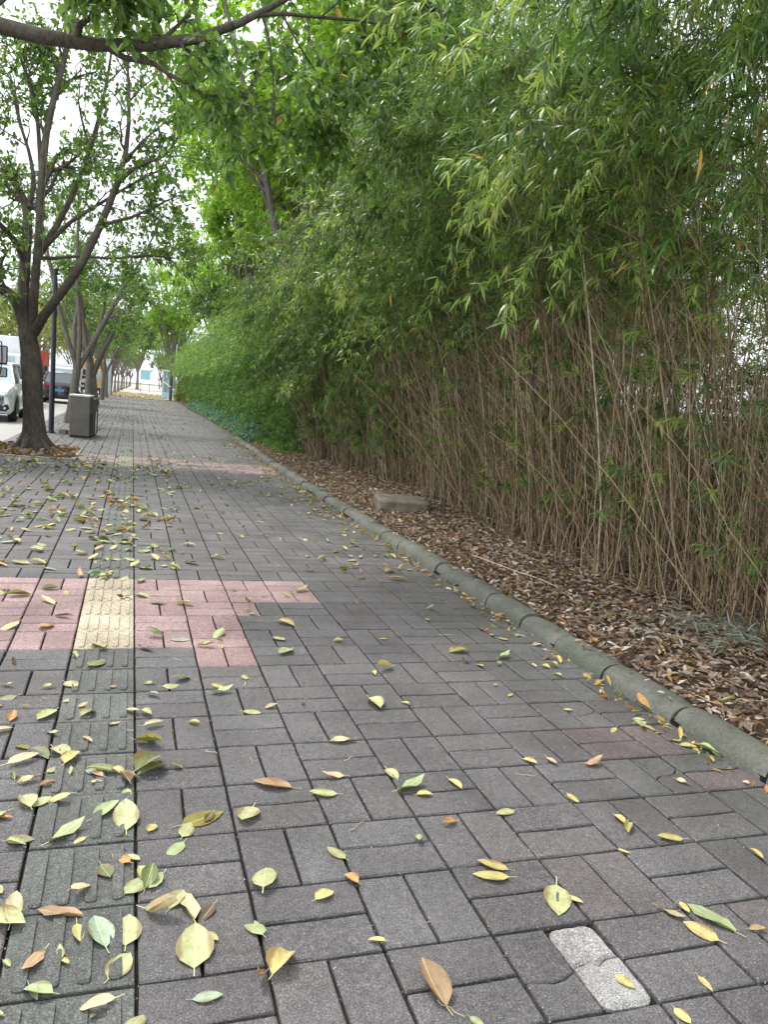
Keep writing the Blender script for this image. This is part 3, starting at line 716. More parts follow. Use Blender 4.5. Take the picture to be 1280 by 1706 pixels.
T1 = [
    [(-1.8, 14.68, -0.14, 0.35), (-1.81, 14.68, 0.02, 0.338), (-1.82, 14.68, 0.17, 0.267), (-1.84, 14.68, 0.35, 0.232), (-1.86, 14.68, 0.69, 0.196), (-1.89, 14.68, 1.15, 0.196), (-1.9, 14.68, 1.6, 0.206), (-1.96, 14.68, 1.99, 0.177), (-2.02, 14.68, 2.29, 0.165)],
    [(-2.0, 14.68, 2.15, 0.136), (-2.11, 14.68, 2.59, 0.124), (-2.24, 14.36, 2.87, 0.088), (-2.39, 14.02, 2.96, 0.064), (-2.72, 13.7, 3.15, 0.052), (-3.04, 13.36, 3.55, 0.035)],
    [(-2.02, 14.68, 2.29, 0.114), (-2.1, 14.68, 2.81, 0.107), (-2.09, 14.68, 3.36, 0.101), (-2.04, 14.68, 3.91, 0.095), (-2.02, 14.68, 4.5, 0.083), (-2.21, 15.02, 4.83, 0.062), (-2.49, 15.34, 5.16, 0.051), (-2.83, 15.68, 5.63, 0.035), (-3.05, 16.0, 6.23, 0.023)],
    [(-1.92, 14.68, 2.27, 0.102), (-1.92, 14.68, 2.61, 0.096), (-1.89, 14.36, 3.07, 0.083), (-1.8, 14.36, 3.62, 0.077), (-1.8, 14.36, 4.42, 0.077), (-1.8, 14.36, 4.73, 0.071), (-1.77, 14.36, 5.36, 0.071), (-1.75, 14.36, 5.98, 0.065), (-1.62, 14.36, 6.36, 0.059), (-1.53, 14.36, 6.74, 0.054), (-1.38, 14.36, 7.47, 0.048), (-1.27, 14.36, 8.09, 0.037), (-1.19, 14.36, 8.71, 0.027)],
    [(-1.89, 14.68, 2.22, 0.102), (-1.76, 14.36, 2.49, 0.095), (-1.45, 14.02, 2.82, 0.088), (-1.08, 13.7, 3.36, 0.081), (-0.87, 13.7, 3.79, 0.075), (-0.72, 13.36, 4.11, 0.068), (-0.56, 13.36, 4.61, 0.063), (-0.42, 13.36, 4.94, 0.058), (-0.31, 13.36, 5.46, 0.047), (-0.31, 13.36, 5.95, 0.036), (-0.32, 13.36, 6.44, 0.026), (-0.38, 13.36, 6.92, 0.021)],
    [(-0.46, 13.36, 4.87, 0.047), (-0.28, 13.36, 5.11, 0.042), (0.01, 13.04, 5.23, 0.031), (0.3, 12.7, 5.27, 0.025), (0.51, 12.38, 5.58, 0.02), (0.69, 12.38, 5.94, 0.015)],
    [(-1.82, 14.68, 3.67, 0.062), (-1.71, 14.68, 3.95, 0.062), (-1.57, 15.02, 4.27, 0.063), (-1.45, 15.02, 4.54, 0.057), (-1.29, 15.34, 5.05, 0.053), (-1.04, 15.34, 5.85, 0.047), (-0.9, 15.34, 6.43, 0.041), (-0.82, 15.34, 6.83, 0.035), (-0.72, 15.34, 7.56, 0.023), (-0.68, 15.34, 8.11, 0.017)],
    [(-1.77, 14.68, 3.78, 0.051), (-1.53, 14.68, 4.07, 0.045), (-1.33, 14.68, 4.34, 0.04), (-0.95, 14.36, 4.55, 0.033), (-0.54, 14.36, 4.88, 0.028), (-0.13, 14.02, 5.12, 0.022), (0.34, 14.02, 5.43, 0.017)],
    [(-1.82, 14.68, 3.61, 0.039), (-1.57, 14.68, 3.62, 0.034), (-1.26, 14.68, 3.73, 0.028), (-0.92, 14.36, 3.71, 0.022), (-0.39, 14.36, 3.73, 0.023), (-0.02, 14.02, 3.83, 0.017), (0.57, 14.02, 3.84, 0.017)],
    [(-2.02, 14.68, 3.15, 0.068), (-2.11, 14.68, 3.57, 0.067), (-2.18, 14.36, 3.81, 0.06), (-2.41, 14.02, 4.0, 0.053), (-2.74, 13.7, 4.34, 0.036), (-3.02, 13.7, 4.88, 0.025)],
    [(-1.82, 14.68, 5.01, 0.05), (-1.87, 14.68, 5.53, 0.044), (-1.92, 14.68, 6.15, 0.038), (-2.07, 15.02, 6.64, 0.033), (-2.26, 15.02, 7.13, 0.028), (-2.42, 15.02, 7.61, 0.022)],
    [(-2.01, 14.68, 4.5, 0.05), (-1.94, 14.68, 4.99, 0.044), (-2.05, 14.68, 5.5, 0.033), (-2.24, 14.68, 5.99, 0.027), (-2.38, 14.68, 6.68, 0.022)],
    [(-1.78, 14.68, 6.07, 0.039), (-1.63, 15.02, 6.73, 0.028), (-1.38, 15.02, 6.99, 0.022), (-0.96, 15.02, 7.18, 0.017)],
]
T0 = [
    [(-1.46, 5.61, 4.28, 0.076), (-1.25, 5.94, 4.33, 0.07), (-1.02, 5.94, 4.3, 0.069), (-0.68, 5.94, 4.3, 0.062), (-0.29, 5.94, 4.36, 0.058), (0.11, 5.94, 4.46, 0.053), (0.42, 5.94, 4.57, 0.049), (0.62, 5.94, 4.69, 0.041), (0.83, 5.94, 4.84, 0.036), (1.0, 5.94, 4.98, 0.03), (1.15, 5.94, 5.11, 0.025), (1.41, 5.94, 5.29, 0.017)],
    [(0.88, 5.94, 4.88, 0.022), (1.1, 5.94, 4.95, 0.019), (1.38, 5.94, 4.98, 0.017), (1.84, 5.94, 5.05, 0.014), (2.17, 6.27, 5.21, 0.009)],
    [(0.92, 5.94, 4.89, 0.014), (0.99, 5.94, 4.73, 0.011), (1.05, 5.94, 4.44, 0.008), (1.1, 5.94, 3.97, 0.006)],
    [(0.21, 5.94, 4.49, 0.016), (0.46, 5.94, 4.37, 0.011), (0.76, 5.94, 4.22, 0.008), (1.04, 6.27, 4.11, 0.009), (1.28, 6.27, 3.99, 0.006)],
    [(1.57, 5.94, 5.48, 0.039), (2.13, 6.27, 5.6, 0.039), (2.77, 6.6, 5.66, 0.038), (3.12, 6.93, 5.69, 0.037), (3.34, 6.93, 5.54, 0.027), (3.5, 6.93, 5.4, 0.017)],
    [(1.1, 5.94, 4.94, 0.011), (1.29, 5.94, 4.69, 0.008), (1.6, 6.27, 4.55, 0.009), (1.99, 6.27, 4.4, 0.006)],
    [(-1.38, 5.94, 4.37, 0.025), (-1.12, 5.94, 4.66, 0.02), (-0.7, 5.94, 4.94, 0.013), (-0.22, 5.94, 5.15, 0.01)],
]
TW = [
    [(4.43, 9.9, 5.68, 0.05), (3.85, 9.9, 5.6, 0.04), (3.43, 9.9, 5.58, 0.035), (3.11, 9.9, 5.52, 0.026), (2.84, 9.9, 5.42, 0.022), (2.58, 9.9, 5.28, 0.017), (2.23, 9.9, 5.17, 0.013)],
    [(3.43, 9.9, 5.55, 0.027), (3.21, 9.9, 5.37, 0.022), (2.95, 9.9, 5.2, 0.018), (2.7, 9.9, 4.91, 0.013), (2.45, 9.9, 4.7, 0.009)],
    [(3.29, 9.9, 5.5, 0.027), (3.14, 9.9, 5.15, 0.018), (2.89, 9.9, 4.77, 0.013), (2.65, 9.9, 4.4, 0.009)],
    [(4.43, 9.9, 5.68, 0.082), (5.14, 10.23, 6.04, 0.085), (5.97, 10.56, 5.91, 0.099)],
    [(3.59, 11.22, 4.48, 0.015), (3.09, 11.22, 4.34, 0.015), (2.81, 11.22, 4.04, 0.015), (2.54, 11.22, 3.67, 0.01), (2.26, 11.22, 3.44, 0.01)],
]

rt = R(101)
t1 = build_tree('fig_tree', T1, rt, M_BARK, M_FIG, nl=(8, 5, 4), lens=((.6, 1.7), (.3, .8), (.15, .4)), k=5, base=(-1.85, 14.68, 0), L=(.085, .135), droop=.1, extra=3)
t1['label'] = 'dark many-stemmed fig tree in the leafy pit at left, nearest trunk in view'; t1['category'] = 'tree'
# root flare and hanging aerial roots of the near tree
rt = R(8); Pf = []
for k in range(9):
    a = k / 9 * 6.283 + rt.uniform(-.2, .2); Lr = rt.uniform(.30, .52); q = np.linspace(0, 1, 6)
    Pf.append(np.stack([np.cos(a) * (.06 + Lr * q), np.sin(a) * (.06 + Lr * q), .42 * (1 - q) ** 2.0 - .02 + 0 * q], 1))
Pf = np.array(Pf); obj('root_flare', mk('root_flare', *tubes(Pf, np.tile(np.linspace(.125, .03, 6), (9, 1)), 7), M_BARK, True), t1)
Pa = []
for (x, y, zt, zb) in ((-2.02, 14.55, 4.3, 2.35), (-1.72, 14.2, 5.6, 3.4), (-1.93, 14.45, 4.9, 3.0), (-2.15, 14.5, 3.6, 2.5)):
    q = np.linspace(0, 1, 6); Pa.append(np.stack([x + 1.85 + .02 * np.sin(q * 7), y - 14.68 + .015 * np.cos(q * 9), zt + (zb - zt) * q], 1))
obj('aerial_roots', mk('aerial_roots', *tubes(np.array(Pa), np.full((4, 6), .0045), 4), M_BARK3, True), t1)

t0 = build_tree('fig_tree', [[(-2.75, 5.6, -.1, .19), (-2.7, 5.6, 1.0, .16), (-2.6, 5.6, 2.2, .15), (-2.45, 5.6, 3.2, .14), (-2.4, 5.6, 4.6, .11), (-2.5, 5.7, 6.0, .08)],
                             [(-2.42, 5.6, 3.3, .11), (-2.0, 5.6, 4.0, .09), (-1.46, 5.61, 4.28, .078)] + T0[0][1:]] + T0[1:],
                R(33), M_BARK, M_FIGN, nl=(6, 5, 4), lens=((.4, 1.15), (.25, .6), (.12, .3)), k=6, L=(.09, .135), W=(.40, .52), base=(-2.75, 5.6, 0), up=.25, droop=.5, start=.35,
                keep=lambda e: (e[:, 2] > 3.9) & ((e[:, 0] > 0.30) | (e[:, 2] > 4.75)), extra=4)
t0['label'] = 'fig tree left of the frame whose long bare bough crosses the top of the view'; t0['category'] = 'tree'

tw = build_tree('bare_twigged_tree', [[(5.6, 11.0, 0, .09), (5.5, 10.9, 2.5, .08), (5.1, 10.5, 4.4, .07), (4.43, 9.9, 5.68, .05)]] + TW, R(35), M_BARK3, M_LIGHT, nl=(7, 5, 3), lens=((.4, 1.1), (.2, .55), (.1, .3)), k=1, base=(5.6, 11.0, 0), L=(.05, .09), droop=.05)
tw['label'] = 'sparse pale-twigged tree leaning out of the bamboo near the top centre'; tw['category'] = 'tree'

def auto_limbs(rs, H, hf, Rc, nlimb=6, r0=.19, lean=(0, 0), fork=2):
    """trunk that forks low and spreads into a wide crown"""
    tr = [(0, 0, -.1, r0 * 1.7), (0, 0, .12, r0 * 1.3), (lean[0] * .2, lean[1] * .2, .5, r0), (lean[0] * .6, lean[1] * .6, hf * .6, r0 * .9), (lean[0], lean[1], hf, r0 * .85)]
    L = [tr]
    for k in range(nlimb):
        a = k / nlimb * 6.283 + rs.uniform(-.4, .4); e = rs.uniform(.35, 1.0); hh = H - rs.uniform(.3, 1.4)
        x, y = lean; pts = [(x, y, hf - .25, r0 * .6)]
        for t in (.2, .45, .7, 1.0):
            pts.append((x + math.cos(a) * Rc * e * t ** .9 + rs.uniform(-.15, .15), y + math.sin(a) * Rc * e * t ** .9 + rs.uniform(-.15, .15), hf + (hh - hf) * t ** (1.0 if e < .7 else .8 + .5 * t), r0 * .6 * (1 - .8 * t)))
        L.append(pts)
    return L
def far_tree(seed, H, hf, Rc, bark, leaf, name='fig_tree', nl=(7, 5, 4), k=8, L=(.10, .15), tm=LEAF2, nlimb=7, r0=.19, lens=None, droop=.25, W=(.45, .6), lean=(0, 0)):
    rs = R(seed); r = build_tree(name, auto_limbs(rs, H, hf, Rc, nlimb, r0, lean), rs, bark, leaf, nl=nl, lens=lens or ((.8, 1.9), (.4, 1.0), (.25, .6)), k=k, L=L, W=W, tmpl=tm, droop=droop, extra=3)
    r['category'] = 'tree'; return r
def put(p, loc, rz, s, label, group=None, first=[]):
    if p.name not in first: first.append(p.name); p.location = loc; p.rotation_euler = (0, 0, rz); p.scale = (s,) * 3 if not isinstance(s, tuple) else s; r = p; r['label'] = label
    else: r = dup(p, loc, rz, s, label)
    if group: r['group'] = group
    return r
rowA = far_tree(201, 7.8, 1.9, 3.0, M_BARK2, M_FIG, lean=(.1, -.2), r0=.14, nlimb=4, k=12); rowB = far_tree(202, 7.4, 2.3, 3.4, M_BARK2, M_FIG, r0=.15, nlimb=5, k=11); rowC = far_tree(203, 7.0, 1.7, 3.2, M_BARK2, M_FIG, lean=(.3, .1), r0=.16, nlimb=6, k=10)
g = 'street trees along the left side of the walk'
put(rowA, (-5.75 * U, 75.5 * U, 0), .4, 1.0, 'second street tree from the near end, twisted grey trunk just behind the steel bin', g)
put(rowB, (-5.6 * U, 103 * U, 0), 2.1, 1.0, 'third street tree, forked grey trunk rising behind the bin lid', g)
put(rowC, (-6.1 * U, 136 * U, 0), 4.0, (1.15, 1.15, 1.0), 'fourth street tree, broad pale trunk with surface roots', g)
pr = [rowA, rowB, rowC]; rq = R(9)
for n, Zc in enumerate([168, 196, 232, 268, 306, 350, 400, 460, 530, 610]):
    put(pr[n % 3], ((-6.2 + (0 if n < 3 else .012 * (Zc - 232))) * U, Zc * U, 0), rq.uniform(0, 6), rq.uniform(.92, 1.08), ORD[n + 4] + ' street tree of the left row, counting from the near fig tree', 'distant street trees of the left row')
for n, Zc in enumerate([262, 300, 345, 400, 470, 560]):
    put(pr[(n + 1) % 3], ((13.5 + .012 * (Zc - 232)) * U, Zc * U, 0), rq.uniform(0, 6), rq.uniform(.85, 1.05), ORD[n] + ' distant tree on the right of the walk beyond the pale blue booth', 'distant trees of the right row')
bigA = far_tree(301, 12.5, 3.2, 5.0, M_BARK2, M_LIGHT, 'broadleaf_tree', nl=(9, 6, 5), k=9, L=(.16, .26), nlimb=9, r0=.2, lens=((1.2, 2.8), (.6, 1.5), (.3, .9)))
bigB = far_tree(302, 11.0, 2.6, 4.8, M_BARK2, M_FIG, 'broadleaf_tree', nl=(9, 6, 5), k=9, L=(.15, .24), nlimb=9, r0=.2, lens=((1.2, 2.6), (.6, 1.4), (.3, .9)))
bigC = far_tree(303, 8.0, 2.0, 5.0, M_BARK2, M_YEL, 'broadleaf_tree', nl=(7, 5, 4), k=7, L=(.14, .22), nlimb=9, r0=.16, lens=((1.0, 2.4), (.6, 1.4), (.3, .9)))
g = 'trees standing behind the bamboo hedge'
for n, (p, X, Z, s, lab) in enumerate([
    (bigA, 13.0, 58, .98, 'bright green tree arching over the walk from the middle of the hedge'),
    (bigA, 13.8, 86, .95, 'light green tree arching over the walk from the far hedge'),
    (bigA, 17.5, 45, .74, 'bright green tree just behind the half-leafy bamboo, nearest behind the hedge'),
    (bigA, 17, 68, .84, 'bright green tree glowing behind the middle of the hedge'),
    (bigB, 19, 92, .9, 'darker green tree behind the start of the solid hedge'),
    (bigA, 22, 118, 1.0, 'tall light green tree over the far hedge run'),
    (bigB, 19, 152, 1.0, 'tall dark green tree over the far end of the hedge'),
    (bigA, 21, 196, 1.0, 'light green tree above the pole at the hedge end'),
    (bigB, 30, 84, 1.1, 'tall dark tree farthest back behind the hedge middle'),
    (bigB, 30, 58, .9, 'dark green tree behind the leaf-mottled bamboo'),
    (bigA, 12, 262, 1.05, 'light green tree closing the far end of the walk'),
    (bigB, 2, 420, 1.2, 'dark tree closing the end of the distant avenue'),
    (bigB, -12, 470, 1.2, 'dark tree at the far end of the avenue, left of the walk'),
    (bigA, 16, 440, 1.1, 'light tree at the far end of the avenue, right of the walk')]):
    put(p, (X * U, Z * U, 0), n * 1.3, s, lab, g)
g = 'trees across the road'
for n, (p, X, Z, s, lab) in enumerate([
    (bigC, -34, 150, 1.0, 'yellow-green tree across the road, left of the near trunk'), (bigC, -26, 205, .95, 'yellow-green tree across the road behind the red truck'),
    (bigB, -44, 190, 1.0, 'dark green tree across the road at the far left'), (bigC, -19, 330, 1.1, 'pale tree across the road beyond the white van'), (bigC, -24, 130, .7, 'small yellow-green tree across the road above the dark plum SUV'), (bigC, -16, 240, .8, 'yellow-green tree across the road above the yellow truck'), (bigB, -30, 290, 1.1, 'green tree far across the road between the trunks'),
    (bigA, -40, 125, .8, 'light green tree across the road behind the fork of the near tree')]):
    put(p, (X * U, Z * U, 0), n * 1.7 + .4, s, lab, g)

# ================================================================ GROUND COVER
def ground_cover(name, boxes, mat, n, L, hgt, label, seed, tm=LEAF2, W=(.45, .7)):
    rs = R(seed); pts = []
    for (x0a, x1a, y0, y1) in boxes:
        for _ in range(n // len(boxes)):
            y = rs.uniform(y0, y1); t = (y - y0) / (y1 - y0); x = rs.uniform(x0a(y), x1a(y)); pts.append((x, y, bed_z(x, y) + abs(rs.normal(0, hgt)) * (0.6 + .5 * math.sin(x * 5 + y * 1.1))))
    P = np.array(pts); N = len(P); d = nrm(rs.normal(0, 1, (N, 3)) + np.array([0, 0, .5])); LL = rs.uniform(*L, N)
    v, f, rn, _ = stamp(*tm, P, d, rs.normal(0, .5, (N, 3)) + np.array([0, 0, 1.0]), LL, LL * rs.uniform(*W, N), rs.rand(N))
    o = obj(name, mk(name, v, f, mat, False, rn)); o['label'] = label; o['category'] = 'ground cover'; o['kind'] = 'stuff'; return o
M_TEAL = leaf_mat('blue_green_leaf', [(0.0, (0.06, 0.16, 0.10)), (0.5, (0.12, 0.27, 0.18)), (1.0, (0.22, 0.38, 0.28))], rough=.4, trans=.25)
kx = lambda y: (kerbx(y / U) + .55) * U
ground_cover('ground_cover', [(lambda y: kx(y) + .05, lambda y: kx(y) + 1.15, 20.5, 52.0)], M_TEAL, 26000, (.06, .11), .26, 'low blue-green ground cover between the kerb and the far hedge run', 401)
ground_cover('undergrowth', [(lambda y: kx(y) + .3, lambda y: kx(y) + 1.0, 16.5, 22.0)], M_LLEAF, 2600, (.05, .09), .10, 'bright green weeds at the foot of the hedge where the litter ends', 402)
# ================================================================ WALL BEHIND THE BAMBOO
M_BLOCK = plain('grey_block', (0.24, 0.245, 0.25), .9, var=.25, scale=7, bump=.5)
M_BLOCKJ = plain('block_mortar', (0.13, 0.13, 0.125), .95)
wall = obj('block_wall', None, loc=(7.0, 0, 0)); wall['label'] = 'grey block wall glimpsed through the bamboo stems at the right edge'; wall['category'] = 'wall'
mb = MB(); mb.box(0.015, .185, -5.0, 24, -.1, 1.62); obj('wall_core', mb.mesh('wall_core', M_BLOCKJ), wall)
bm_ = MB(); bm_.box(0, .2, 0.005, .985, .005, .315, 0, .006); blk = bm_.mesh('block', M_BLOCK)
for r_ in range(5):
    for c_ in range(12): obj('block', blk, wall, (0, -1.0 + c_ * 1.0 + (.5 if r_ % 2 else 0), r_ * .325))
mb = MB()
for r_ in range(5):
    for c_ in range(12, 24): y0 = -1 + c_ + (.5 if r_ % 2 else 0); mb.box(0, .2, y0 + .005, y0 + .985, r_ * .325 + .005, r_ * .325 + .315)
    for c_ in range(-4, 0): y0 = -1 + c_ + (.5 if r_ % 2 else 0); mb.box(0, .2, y0 + .005, y0 + .985, r_ * .325 + .005, r_ * .325 + .315)
obj('outer_blocks', mb.mesh('outer_blocks', M_BLOCK), wall, kind='stuff')
mb = MB(); mb.box(-.03, .23, -5, 24, 1.63, 1.70, 0, .01); obj('coping', mb.mesh('coping', plain('coping_concrete', (.42, .42, .41), .85, bump=.4)), wall)

# ================================================================ CONCRETE BLOCK IN THE BED
mb = MB(); out = []
for cx, cy, a0, r_ in ((.16, .18, 180, .16), (.86, .14, 270, .12), (.86, .95, 0, .1), (.12, .98, 90, .1)):
    for a in range(a0, a0 + 91, 15): out.append((cx + r_ * math.cos(math.radians(a)), cy + r_ * math.sin(math.radians(a))))
mb.prism(out, -.1, .235, .028)
M_SLAB = plain('weathered_concrete', (0.19, 0.165, 0.125), .92, var=.45, scale=5, bump=.9)
obj('concrete_block', mb.mesh('concrete_block', M_SLAB, True), loc=(3.06, 7.80, .04), rotz=-.16, scale=(.70, .75, .85), label='low rounded concrete block half buried in leaf litter at the hedge foot', cat='concrete block')

# ================================================================ STREET FURNITURE
M_STEEL = plain('brushed_steel', (0.19, 0.178, 0.155), .42, .6, var=.15, scale=4, bump=.1)
M_LID = plain('pale_lid', (0.62, 0.62, 0.60), .45, .3)
M_BLACK = plain('black_plastic', (0.015, 0.015, 0.016), .5)
bn = obj('litter_bin', None, loc=(-1.50, 18.78, 0), rotz=-.10); bn['label'] = 'brushed steel double litter bin with pale lid and dark side openings'; bn['category'] = 'litter bin'
mb = MB(); mb.box(0, .46, 0, .60, .05, .99, 0, .006); obj('front_cabinet', mb.mesh('front_cabinet', M_STEEL), bn)
mb = MB(); mb.box(-.02, .48, -.02, .62, .992, 1.045, 0, .012); obj('lid', mb.mesh('lid', M_LID), bn)
mb = MB(); mb.box(.0, .48, .602, 1.30, .62, .95, 0, .006); mb.box(.0, .03, .602, 1.30, .05, .618); mb.box(.452, .48, 1.24, 1.30, .05, .618); mb.box(.452, .48, .602, .64, .05, .618); obj('rear_cabinet', mb.mesh('rear_cabinet', M_STEEL), bn)
mb = MB(); mb.box(.032, .43, .605, 1.235, .06, .617); obj('inner_bin', mb.mesh('inner_bin', M_BLACK), bn)
mb = MB(); mb.box(.461, .468, .09, .52, .10, .60); obj('side_panel', mb.mesh('side_panel', M_BLACK), bn)
mb = MB(); mb.box(.01, .45, .01, 1.28, 0.0, .048); obj('plinth', mb.mesh('plinth', M_BLACK), bn)

M_POST = plain('dark_blue_black_paint', (0.018, 0.022, 0.030), .38, .2)
lp = obj('lamp_post', None, loc=(-2.0, 19.85, 0)); lp['label'] = 'slim black round lamp post between the near fig tree and the bin'; lp['category'] = 'lamp post'
mb = MB(); mb.lathe([(0.085, 0), (.085, .04), (.066, .06), (.066, 1.0), (.062, 1.02), (.055, 3.85), (.03, 3.9), (0, 3.9)], n=16); obj('pole', mb.mesh('pole', M_POST, True), lp)
mb = MB(); mb.lathe([(.0, 3.901), (.06, 3.91), (.065, 4.05), (.07, 4.06), (.02, 4.1), (0, 4.1)], n=14); obj('lamp_head', mb.mesh('lamp_head', M_POST), lp)
mb = MB(); mb.cyl((0, 0, .0), (0, 0, .02), .13, .13, 12); obj('base_plate', mb.mesh('base_plate', M_POST), lp)

rs = R(15); mb = MB(); mb.prism([(-.1, -.07), (.05, -.09), (.13, -.01), (.09, .08), (-.03, .1), (-.12, .03)], 0, .13, .03); obj('broken_stone', mb.mesh('broken_stone', M_SLAB), loc=(-1.70, 19.7, 0), label='small broken stone lump at the foot of the black lamp post', cat='stone')

M_GPOLE = plain('weathered_pole', (0.13, 0.12, 0.09), .8, var=.3); M_WPOLE = plain('white_pole', (0.6, 0.6, 0.58), .6)
p_ = obj('utility_pole', None, loc=(3.13, 70.4, 0)); p_['label'] = 'dark weathered pole standing where the far hedge ends'; p_['category'] = 'pole'
mb = MB(); mb.cyl((0, 0, -.1), (0.0, 0, 5.2), .135, .115, 12); obj('shaft', mb.mesh('shaft', M_GPOLE, True), p_)
mb = MB(); mb.cyl((0, 0, 1.2), (0, 0, 1.3), .14, .14, 12); obj('band', mb.mesh('band', M_WPOLE), p_)
p_ = obj('thin_pole', None, loc=(3.55, 72.2, 0)); p_['label'] = 'thin white pole close behind the dark weathered pole'; p_['category'] = 'pole'
mb = MB(); mb.cyl((0, 0, -.1), (0, 0, 5.0), .05, .045, 10); mb.box(-.1, .1, -.1, .1, 0, .02); obj('shaft', mb.mesh('shaft', M_WPOLE), p_)

M_PBLUE = plain('pale_blue_paint', (0.52, 0.63, 0.71), .45); M_PWHITE = plain('white_paint', (0.74, 0.77, 0.78), .5); M_SKYB = plain('sky_blue_paint', (0.32, 0.56, 0.66), .45)
def glass_mat():
    b = NB('tinted_glass'); p = b.principled((0.30, 0.40, 0.40), 0.12, None, 0, .6)
    t = b.n('BsdfTransparent'); t.inputs['Color'].default_value = (.75, .85, .84, 1); mx = b.n('MixShader'); mx.inputs[0].default_value = .45
    b.l(p.outputs[0], mx.inputs[1]); b.l(t.outputs[0], mx.inputs[2]); return b.done(mx.outputs[0])
M_GLASS = glass_mat()
pl_ = obj('advertising_pillar', None, loc=(-2.15, 72.5, 0)); pl_['label'] = 'tall pale blue and white pillar beside the far trunks of the left row'; pl_['category'] = 'pillar'
mb = MB(); mb.box(-.24, .24, -.14, .14, 0, 3.1, 0, .02); obj('panel', mb.mesh('panel', M_PBLUE), pl_)
mb = MB(); mb.box(-.19, .08, -.15, -.142, .2, 2.95); obj('front_sheet', mb.mesh('front_sheet', M_PWHITE), pl_)
mb = MB(); mb.box(-.27, .27, -.17, .17, 3.102, 3.16); mb.box(-.27, .27, -.17, .17, -.05, .0); obj('cap', mb.mesh('cap', M_PWHITE), pl_)

bt = obj('glass_booth', None, loc=(2.75, 79.5, 0), rotz=-.12); bt['label'] = 'pale blue framed glass booth with diagonal brace, left of the dark weathered pole'; bt['category'] = 'booth'
mb = MB()
for x in (0, 1.95):
    for y in (0, 1.6): mb.box(x - .06, x + .06, y - .06, y + .06, 0, 2.7)
for z in (0.1, 2.58):
    for y in (-.05, 1.55): mb.box(.06, 1.89, y, y + .1, z, z + .1)
    for x in (-.05, 1.90): mb.box(x, x + .1, .06, 1.54, z, z + .1)
obj('frame', mb.mesh('frame', M_PBLUE), bt)
mb = MB(); mb.add([(.06, -.02, 1.72), (.06, -.02, 1.58), (1.88, -.02, .22), (1.88, -.02, .38), (.06, .02, 1.72), (.06, .02, 1.58), (1.88, .02, .22), (1.88, .02, .38)], [(0, 1, 2, 3), (7, 6, 5, 4), (0, 3, 7, 4), (1, 5, 6, 2)]); obj('brace', mb.mesh('brace', M_PWHITE), bt)
mb = MB(); mb.box(.07, 1.2, -.004, .004, .21, 2.57); obj('glass_pane', mb.mesh('glass_pane', M_GLASS), bt)
mb = MB(); mb.box(1.2, 1.88, -.012, .012, .21, 1.9); obj('white_panel', mb.mesh('white_panel', M_PWHITE), bt)
mb = MB(); mb.box(-.012, .012, .07, 1.5, .21, 2.57); obj('side_glass', mb.mesh('side_glass', M_PWHITE), bt)
mb = MB(); mb.box(.07, 1.88, -.03, -.013, .21, .62); obj('kick_panel', mb.mesh('kick_panel', M_SKYB), bt)
mb = MB(); mb.box(-.15, 2.1, -.15, 1.75, 2.70, 2.78, 0, .01); obj('roof', mb.mesh('roof', M_PWHITE), bt)
bs = obj('blue_signboard', None, loc=(1.6, 116, 0)); bs['label'] = 'distant sky blue signboard on two legs over the pale far pavement'; bs['category'] = 'sign'
mb = MB(); mb.box(-.7, .7, -.05, .05, 1.7, 3.1, 0, .02); obj('board', mb.mesh('board', M_SKYB), bs)
for x in (-.6, .6):
    mb = MB(); mb.cyl((x, 0, 0), (x, 0, 1.698), .04); obj('leg', mb.mesh('leg', M_GPOLE), bs)
wp = obj('pink_post', None, loc=(4.35, 73.5, 0)); wp['label'] = 'short pale pink post against the far end of the green hedge'; wp['category'] = 'post'
mb = MB(); mb.cyl((0, 0, 0), (0, 0, 2.3), .13, .13, 10); obj('shaft', mb.mesh('shaft', plain('faded_pink', (.62, .42, .38), .7)), wp)
mb = MB(); mb.cyl((0, 0, 2.302), (0, 0, 2.36), .15, .10, 10); obj('cap', mb.mesh('cap', M_PWHITE), wp)

# shrubs at the hedge end
def shrub(name, loc, rad, h, mat, n, seed, label, L=(.07, .12)):
    rs = R(seed); root = obj(name, None, loc=loc, label=label, cat='shrub')
    a = rs.normal(0, 1, (n, 3)); a = nrm(a) * (rs.rand(n, 1) ** .4) * np.array([rad, rad, h / 2]) * (1 + .18 * np.sin(a[:, :1] * 5)); a[:, 2] += h / 2
    LL = rs.uniform(*L, n); v, f, rn, _ = stamp(*LEAF2, a, rs.normal(0, 1, (n, 3)), rs.normal(0, .6, (n, 3)) + np.array([0, 0, 1.]), LL, LL * .5, rs.rand(n))
    obj('leaves', mk('leaves', v, f, mat, False, rn), root, kind='stuff')
    q = np.linspace(0, 1, 5); P = np.array([[(math.cos(b) * rad * .6 * t, math.sin(b) * rad * .6 * t, h * .8 * t) for t in q] for b in np.linspace(0, 6, 9)])
    obj('stems', mk('stems', *tubes(P, np.full((9, 5), .008), 4), M_BARK, True), root, kind='stuff'); return root
shrub('round_shrub', (3.85, 69.0, .05), .62, .85, M_YEL, 2600, 501, 'round yellow-green shrub at the foot of the dark weathered pole')
shrub('dark_shrub', (4.1, 72.4, .05), .5, 1.9, M_FIG, 1500, 502, 'dark leafy upright shrub between the pale pink post and the weathered pole', (.12, .2))

